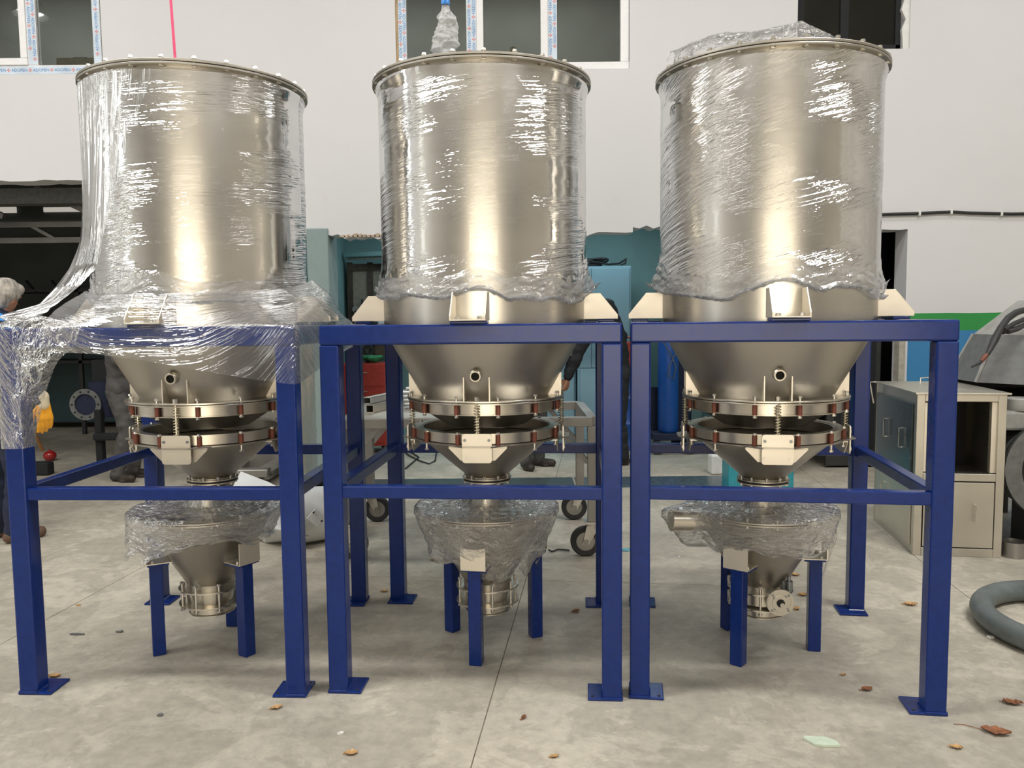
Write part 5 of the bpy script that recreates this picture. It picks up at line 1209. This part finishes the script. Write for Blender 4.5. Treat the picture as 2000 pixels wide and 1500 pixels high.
# tool board and red tool chest
tbd = thing('tool_board', 'dark tool board on the teal room wall left of the middle tank', 'tool board', (-2.10, 10.48, 1.1))
part('backing', G().bx(0, 0.82, 0.0, 0.03, 0, 1.18), M['tan_panel'], tbd)
for x0_ in (0.0, 0.26, 0.50, 0.74): part('batten', G().bx(x0_, x0_ + 0.07, -0.025, 0.0, 0, 1.2), M['brown'], tbd)
part('rail', G().bx(0, 0.82, -0.03, 0.0, 1.10, 1.18), M['brown'], tbd)
def tool(label, x, z, L, w_, mat, kind):
    t = thing('hand_tool', label, 'tool', (x, 10.43, z), 0.0, 'tools hanging on the dark board')
    part('shank', G().bx(-w_ / 2, w_ / 2, 0, 0.012, 0, L), mat, t, bevel=0.003)
    if kind == 0: part('jaw', G().ring(w_ * 0.5, w_ * 1.1, -0.006, 0.006, 14, T(0, 0.006, L) @ Matrix.Rotation(PI / 2, 4, 'X')), mat, t)
    elif kind == 1: part('head', G().bx(-0.045, 0.045, -0.012, 0.024, L - 0.02, L + 0.02), M['tool'], t, bevel=0.004)
    else: part('grip', G().bx(-w_ * 0.8, w_ * 0.8, -0.006, 0.02, 0, L * 0.35), M['red'], t, bevel=0.004)
tool('long bright steel spanner hanging at the left of the dark tool board', -2.00, 1.28, 0.42, 0.035, M['castl'], 0)
tool('black bar hanging second from the left on the tool board', -1.91, 1.38, 0.45, 0.025, M['black'], 2)
tool('narrow steel rod hanging beside the black bar on the tool board', -1.83, 1.30, 0.40, 0.018, M['tool'], 0)
tool('hammer hanging at the middle of the tool board', -1.70, 1.62, 0.30, 0.02, M['handle'], 1)
tool('dark spanner hanging low on the tool board above the red chest', -1.62, 1.35, 0.30, 0.03, M['black'], 0)
tool('thin crowbar hanging on the right part of the tool board', -1.53, 1.50, 0.50, 0.015, M['tool'], 2)
tag(part('carton', G().box((-1.63, 10.30, 1.50), (0.19, 0.16, 0.24)).box((-1.63, 10.215, 1.56), (0.17, 0.006, 0.10)), M['white_plastic'], bevel=0.01), 'pale carton on the shelf in front of the tool board', 'carton')
tag(part('wall_shelf', G().bx(-1.82, -1.30, 10.18, 10.45, 1.35, 1.375).bx(-1.8, -1.77, 10.2, 10.45, 1.22, 1.35).bx(-1.36, -1.33, 10.2, 10.45, 1.22, 1.35), M['brown']), 'dark shelf below the pale carton on the tool wall', 'shelf')
fx = thing('batten_lamp', 'slanting teal batten lamp above the tool board', 'lamp', (-1.68, 10.3, 2.36), -0.30)
part('lamp_body', G().bx(-0.45, 0.45, -0.05, 0.05, 0, 0.06), M['teal_wall'], fx, bevel=0.01); part('lamp_tube', G().cyl((-0.43, 0, -0.02), (0.43, 0, -0.02), 0.016, n=12), M['castl'], fx, 40)
tag(part('wall_fan', G().ring(0.10, 0.115, -0.02, 0.02, 28, T(-1.45, 10.35, 2.42) @ Matrix.Rotation(PI / 2, 4, 'X')).disc(0.04, -0.03, 0.05, 16, T(-1.45, 10.35, 2.42) @ Matrix.Rotation(PI / 2, 4, 'X')).bx(-1.46, -1.44, 10.35, 10.68, 2.40, 2.43).box((-1.45, 10.36, 2.42), (0.2, 0.006, 0.03)).box((-1.45, 10.36, 2.42), (0.03, 0.006, 0.2)), M['tool'], None, 40), 'small round fan on the wall by the batten lamp', 'fan')
tc_ = thing('tool_chest', 'red steel tool chest behind the trolley', 'tool chest', (-2.02, 9.35, 0))
part('chest_body', G().bx(0, 0.55, 0, 0.42, 0.10, 1.06), M['red'], tc_, bevel=0.01)
for k in range(4):
    dw = part('drawer', G().bx(0.02, 0.53, -0.012, 0.0, 0.14 + k * 0.22, 0.33 + k * 0.22), M['red'], tc_, bevel=0.004); part('pull', G().tube([(0.2, -0.012, 0.30 + k * 0.22), (0.2, -0.035, 0.30 + k * 0.22), (0.35, -0.035, 0.30 + k * 0.22), (0.35, -0.012, 0.30 + k * 0.22)], 0.005, 6), M['bolt'], dw)
for x0_ in (0.06, 0.49): part('wheel', G().cyl((x0_, 0.05, 0.05), (x0_ + 0.03, 0.05, 0.05), 0.05, n=16).cyl((x0_, 0.36, 0.05), (x0_ + 0.03, 0.36, 0.05), 0.05, n=16), M['black'], tc_, 40)
tag(blob('cloth_heap', [((-1.72, 9.5, 1.12), 0.04, (-1.58, 9.52, 1.11), 0.035), ((-1.66, 9.44, 1.11), 0.03, (-1.56, 9.56, 1.12), 0.03)], 0.012, M['green'], None, 0.03, 4), 'green cloth crumpled on the red tool chest', 'cloth')
tag(part('tape_reel', G().lathe([(0.03, 0), (0.07, 0), (0.075, 0.02), (0.07, 0.04), (0.03, 0.04), (0.03, 0)], 28, False, T(-1.70, 9.62, 1.20) @ Matrix.Rotation(PI / 2, 4, 'X')).bx(-1.73, -1.67, 9.57, 9.62, 1.06, 1.14), M['black'], None, 40), 'black reel standing behind the green cloth', 'reel')

# turquoise box and white jerrycan in front of the back wall
bx_ = thing('steel_box', 'turquoise steel box on the floor behind the right frame', 'box', (1.90, 7.05, 0), -0.1)
part('box_body', G().bx(0, 0.56, 0, 0.36, 0, 0.325), M['teal_box'], bx_, bevel=0.008); part('box_lid', G().bx(-0.006, 0.566, -0.006, 0.366, 0.30, 0.34), M['teal_box'], bx_, bevel=0.006); part('latch', G().bx(0.25, 0.31, -0.012, 0, 0.24, 0.31), M['bolt'], bx_)
jc = thing('jerrycan', 'white plastic jerrycan beside the turquoise box', 'jerrycan', tuple(on_floor(1399, 925)), 0.1)
part('can_body', G().bx(-0.07, 0.10, -0.07, 0.07, 0, 0.20), M['white_plastic'], jc, bevel=0.02); part('cap', G().cyl((0.05, 0, 0.19), (0.05, 0, 0.225), 0.022, n=14), M['black'], jc); part('can_handle', G().tube([(-0.05, 0, 0.195), (-0.04, 0, 0.225), (0.0, 0, 0.225), (0.01, 0, 0.195)], 0.009, 8), M['white_plastic'], jc)

# ================================================================== dark room on the left
ib = G().bx(HX0, -2.3, 8.95, 9.15, 3.01, 3.03).bx(HX0, -2.3, 9.045, 9.055, 2.885, 3.01).bx(HX0, -2.3, 8.95, 9.15, 2.865, 2.885)
ib.bx(HX0, -2.3, 8.955, 8.965, 2.885, 3.01)
struct(part('beam_1', ib, M['cast']))
tr_ = G()
for z0_ in (2.60, 2.80): tr_.bx(HX0, -2.3, 10.6, 10.68, z0_, z0_ + 0.07)
for k in range(10): tr_.tube([(-9 + k * 0.7, 10.64, 2.82), (-8.65 + k * 0.7, 10.64, 2.62)], 0.03, 4)
for k in range(8): tr_.tube([(-9 + k * 1.1, 9.9, 3.2), (-8.3 + k * 1.1, 9.9, 2.85)], 0.045, 4)
struct(part('beam_2', tr_, M['steel_dark']))
m, nt, b = newmat('daylit_pane'); b.inputs['Emission Color'].default_value = (1.0, 0.93, 0.82, 1); b.inputs['Emission Strength'].default_value = 0.9
a_, c_ = at(-60, 441, 12.5), at(175, 433, 12.5); e_, f_ = at(85, 414, 12.5), at(165, 404, 12.5); e2, f2 = at(-40, 416, 12.5), at(30, 404, 12.5)
w4 = struct(part('window_4', G().bx(a_.x - 0.5, c_.x + 0.2, 12.53, 12.56, a_.z, f_.z + 0.02), M['dark_wall']))
for p_, q_ in ((a_, c_), (e_, f_), (e2, f2)): part('pane', G().bx(p_.x, q_.x, 12.50, 12.53, min(p_.z, q_.z), max(p_.z, q_.z)), m, w4)
rk = thing('storage_rack', 'dark storage rack with leaning bars in the unlit room', 'rack', (0, 0, 0))
za = at(80, 566, 11.5).z; part('shelf', G().bx(-7.6, -4.6, 11.3, 11.9, za - 0.04, za), M['black'], rk)
for x0_ in (-7.5, -6.05, -4.65): part('upright', G().bx(x0_, x0_ + 0.05, 11.3, 11.35, 0, za + 0.4), M['black'], rk)
for px0, px1 in ((52, 72), (102, 122)): part('bar', G().tube([at(px0, 549, 11.5), at(px1, 572, 11.3)], 0.02, 5), M['black'], rk)
part('shelf', G().bx(-7.6, -4.6, 11.3, 11.9, 1.0, 1.04), M['black'], rk); part('sheet_back', G().bx(-7.6, -4.6, 11.92, 11.95, 0.1, 1.6), simple('dark_teal_panel', (0.02, 0.05, 0.055), 0.5), rk)
pu = thing('pipe_machine', 'dark pump with a pale round flange in the unlit room', 'pump', tuple(Vector((at(168, 790, 9.0).x, 9.0, 0))))
Mp = T(0, 0, at(168, 790, 9.0).z) @ Matrix.Rotation(PI / 2, 4, 'X')
fl_ = part('flange', G().ring(0.12, 0.175, 0.0, 0.02, 36, Mp), M['cast'], pu, 30); part('volute', G().disc(0.15, -0.3, 0.0, 30, Mp).cyl((0.1, 0.15, 0.5), (0.1, 0.15, 0.9), 0.13, n=24), M['teal_wall'] if False else M['jk_navy'], pu, 40)
for k in range(10): part('flange_hole', G().cyl((0.147 * math.cos(k * PI / 5), 0.147 * math.sin(k * PI / 5), 0.018), (0.147 * math.cos(k * PI / 5), 0.147 * math.sin(k * PI / 5), 0.023), 0.012, n=8, M4=Mp), M['dark'], fl_)
part('motor', G().bx(0.02, 0.5, 0.1, 0.7, 0.55, 1.15).bx(0.1, 0.18, -0.05, 0.05, 0.0, 0.6).bx(0.1, 0.75, -0.1, 0.0, 0.26, 0.34), M['jk_black'], pu, bevel=0.02)
pj = on_floor(330, 945); tag(part('pallet_truck', G().bx(-3.05, -2.75, 7.55, 8.4, 0.07, 0.13).bx(-2.5, -2.3, 7.55, 8.4, 0.07, 0.13).bx(-3.05, -2.3, 7.5, 7.62, 0.10, 0.18).cyl((-2.95, 7.55, 0.05), (-2.85, 7.55, 0.05), 0.05, n=16).cyl((-2.45, 7.55, 0.05), (-2.35, 7.55, 0.05), 0.05, n=16).box((-2.68, 8.5, 0.4), (0.5, 0.3, 0.75)), M['steel_dark'], None, 30, 0.01), 'low dark pallet truck on the floor behind the left hopper', 'pallet truck')
hm = thing('sledge_hammer', 'sledge hammer with a wooden handle leaning in the dark doorway', 'hammer', (0, 0, 0))
h0, h1 = at(83, 880, 8.3), at(65, 838, 8.1); part('handle', G().tube([h0, h0 + (h1 - h0) * 2.2], 0.018, 8), M['handle'], hm, 60)
part('hammer_head', G().box((h0.x - 0.05, h0.y, 0.07), (0.26, 0.13, 0.13)), M['jk_black'], hm, bevel=0.015)
rb = on_floor(98, 900); tag(part('float_ball', G().lathe([(0.001, 0.0), (0.04, 0.008), (0.068, 0.04), (0.068, 0.075), (0.045, 0.105), (0.015, 0.115), (0.001, 0.117)], 24, False, T(*rb)).cyl((rb.x, rb.y, 0.11), (rb.x, rb.y, 0.13), 0.012, n=10), simple('glossy_red_plastic', (0.30, 0.015, 0.015), 0.12), None, 60), 'shiny red ball on the floor beside the sledge hammer', 'ball')
rod = on_floor(360, 955)

# ================================================================== litter on the floor
def leaf(label, px, py, L, mat, rot, stem=0.0, curl=0.3, seed=0):
    p = on_floor(px, py); rs = random.Random(seed); n = 10; g = G(); top = []; 
    for k in range(n + 1):
        u = k / n; w_ = L * 0.32 * math.sin(PI * min(1, u * 1.02)) ** 0.8 * rs.uniform(0.65, 1.2); z = 0.004 + curl * L * (u - 0.5) ** 2 * 1.2 + rs.uniform(0, 0.08) * L
        top.append(((u - 0.5) * L, w_, z))
    vs = [(x, w_, z + 0.25 * w_) for x, w_, z in top] + [(x, 0, z * 0.6) for x, w_, z in top] + [(x, -w_, z + 0.2 * w_) for x, w_, z in top]
    m_ = n + 1; fs = [(r * m_ + i, r * m_ + i + 1, (r + 1) * m_ + i + 1, (r + 1) * m_ + i) for r in range(2) for i in range(n)]
    o = len(vs); fs2 = fs + [tuple(q + o for q in reversed(f)) for f in fs]
    vs = vs + [(x, y, max(0.001, z - 0.0012)) for x, y, z in vs]
    T4 = T(p.x, p.y, 0.0005) @ RZ(rot)
    t = thing('fallen_leaf', label, 'leaf', (p.x, p.y, 0), rot, 'dry leaves on the floor')
    part('blade', G().add(vs, fs2), mat, t); part('stalk', G().tube([(-L * 0.45, 0, 0.004), (-L * 0.6 - stem * 0.5, 0.01, 0.004), (-L * 0.6 - stem, 0.0, 0.003)], 0.0014, 5), mat, t)
B, TN = M['leaf_brown'], M['leaf_tan']
for a in (('curled brown leaf with a long stalk at the lower right corner', 1945, 1432, 0.10, B, -0.5, 0.08), ('small tan leaf at the bottom edge below the middle tank', 1083, 1479, 0.035, TN, 0.4),
          ('pale tan leaf flake low down left of centre', 686, 1473, 0.05, TN, 0.1), ('brown leaf on the floor left of the right front post of the middle frame', 1125, 1195, 0.05, B, 0.6), ('brown leaf right behind the right frame, near the cabinet', 1778, 1182, 0.075, TN, -0.1),
          ('dark brown leaf inside the right frame near its front post', 1693, 1348, 0.055, B, 0.3), ('tiny orange leaf inside the right frame', 1647, 1319, 0.025, TN, 0.2), ('tan leaf behind the valve flange', 1556, 1190, 0.05, TN, 1.0),
          ('tan leaf beside the left front post of the left frame', 106, 1322, 0.055, TN, 0.2), ('pale leaf flake in front of the left frame right foot', 540, 1384, 0.05, TN, 0.5), ('orange leaf near the bottom right corner', 1868, 1462, 0.045, TN, -0.3),
          ('small brown leaf in front of the middle frame', 1023, 1403, 0.035, B, 1.2), ('thin brown leaf at the right edge in front of the hose', 1978, 1375, 0.075, B, -0.3), ('orange leaf behind the left post of the middle frame', 751, 1156, 0.045, TN, 0.0),
          ('pale leaf between the right hopper and its right leg', 1568, 1163, 0.06, TN, 0.1), ('tan leaf just behind the right hopper', 1552, 1124, 0.06, TN, -0.4), ('small tan leaf left of the small hopper under the middle tank', 848, 1095, 0.05, TN, 0.2)):
    leaf(*a, **({} if len(a) > 6 else {}), seed=int(a[1]))
def scrap(label, px, py, sx, sy, mat, rot, seed, cat='paper scrap'):
    p = on_floor(px, py); rs = random.Random(seed); n = 12
    ring_ = [(sx * (1 + rs.uniform(-0.25, 0.2)) * math.cos(2 * PI * k / n), sy * (1 + rs.uniform(-0.25, 0.2)) * math.sin(2 * PI * k / n)) for k in range(n)]
    vs = [(x, y, 0.006 + rs.uniform(0, 0.004)) for x, y in ring_] + [(x, y, 0.001) for x, y in ring_]
    g = G().add(vs, [tuple(range(n)), tuple(range(2 * n - 1, n - 1, -1))] + [(i, i + n, (i + 1) % n + n, (i + 1) % n) for i in range(n)])
    return tag(part('floor_scrap', g, mat, None, None, 0, (p.x, p.y, 0), (0, 0, rot)), label, cat)
scrap('pale green torn paper on the floor at the lower right', 1608, 1451, 0.062, 0.032, M['paper'], -0.35, 3)
scrap('crumpled white scrap at the foot of the grey hose', 1934, 1246, 0.018, 0.014, M['paper_w'], 0.2, 4)
scrap('small white scrap far left of the right hopper', 1326, 1089, 0.014, 0.008, M['paper_w'], 0.8, 5)
scrap('white chip in front of the left frame foot', 665, 1434, 0.012, 0.006, M['paper_w'], 0.3, 6)
scrap('white chip left of the left hopper, far back', 153, 1183, 0.014, 0.006, M['leaf_tan'], 0.2, 7)
scrap('blue and white scrap between the middle and right frames', 1222, 1075, 0.05, 0.03, simple('blue_scrap', (0.15, 0.42, 0.52), 0.5, var=0.3), 0.3, 8)
scrap('grey pebble on the floor in front of the left frame', 313, 1398, 0.012, 0.009, M['cast'], 0.3, 9, 'pebble')
scrap('flat grey chip of concrete left of the left hopper', 234, 1235, 0.016, 0.010, M['cast'], 0.1, 10, 'pebble')
scrap('row of dark oily crumbs left of the left hopper', 150, 1240, 0.040, 0.008, M['cast'], -0.1, 11, 'crumbs')
scrap('white chip on the floor right behind the right frame', 1808, 1107, 0.014, 0.008, M['paper_w'], 0.4, 12)
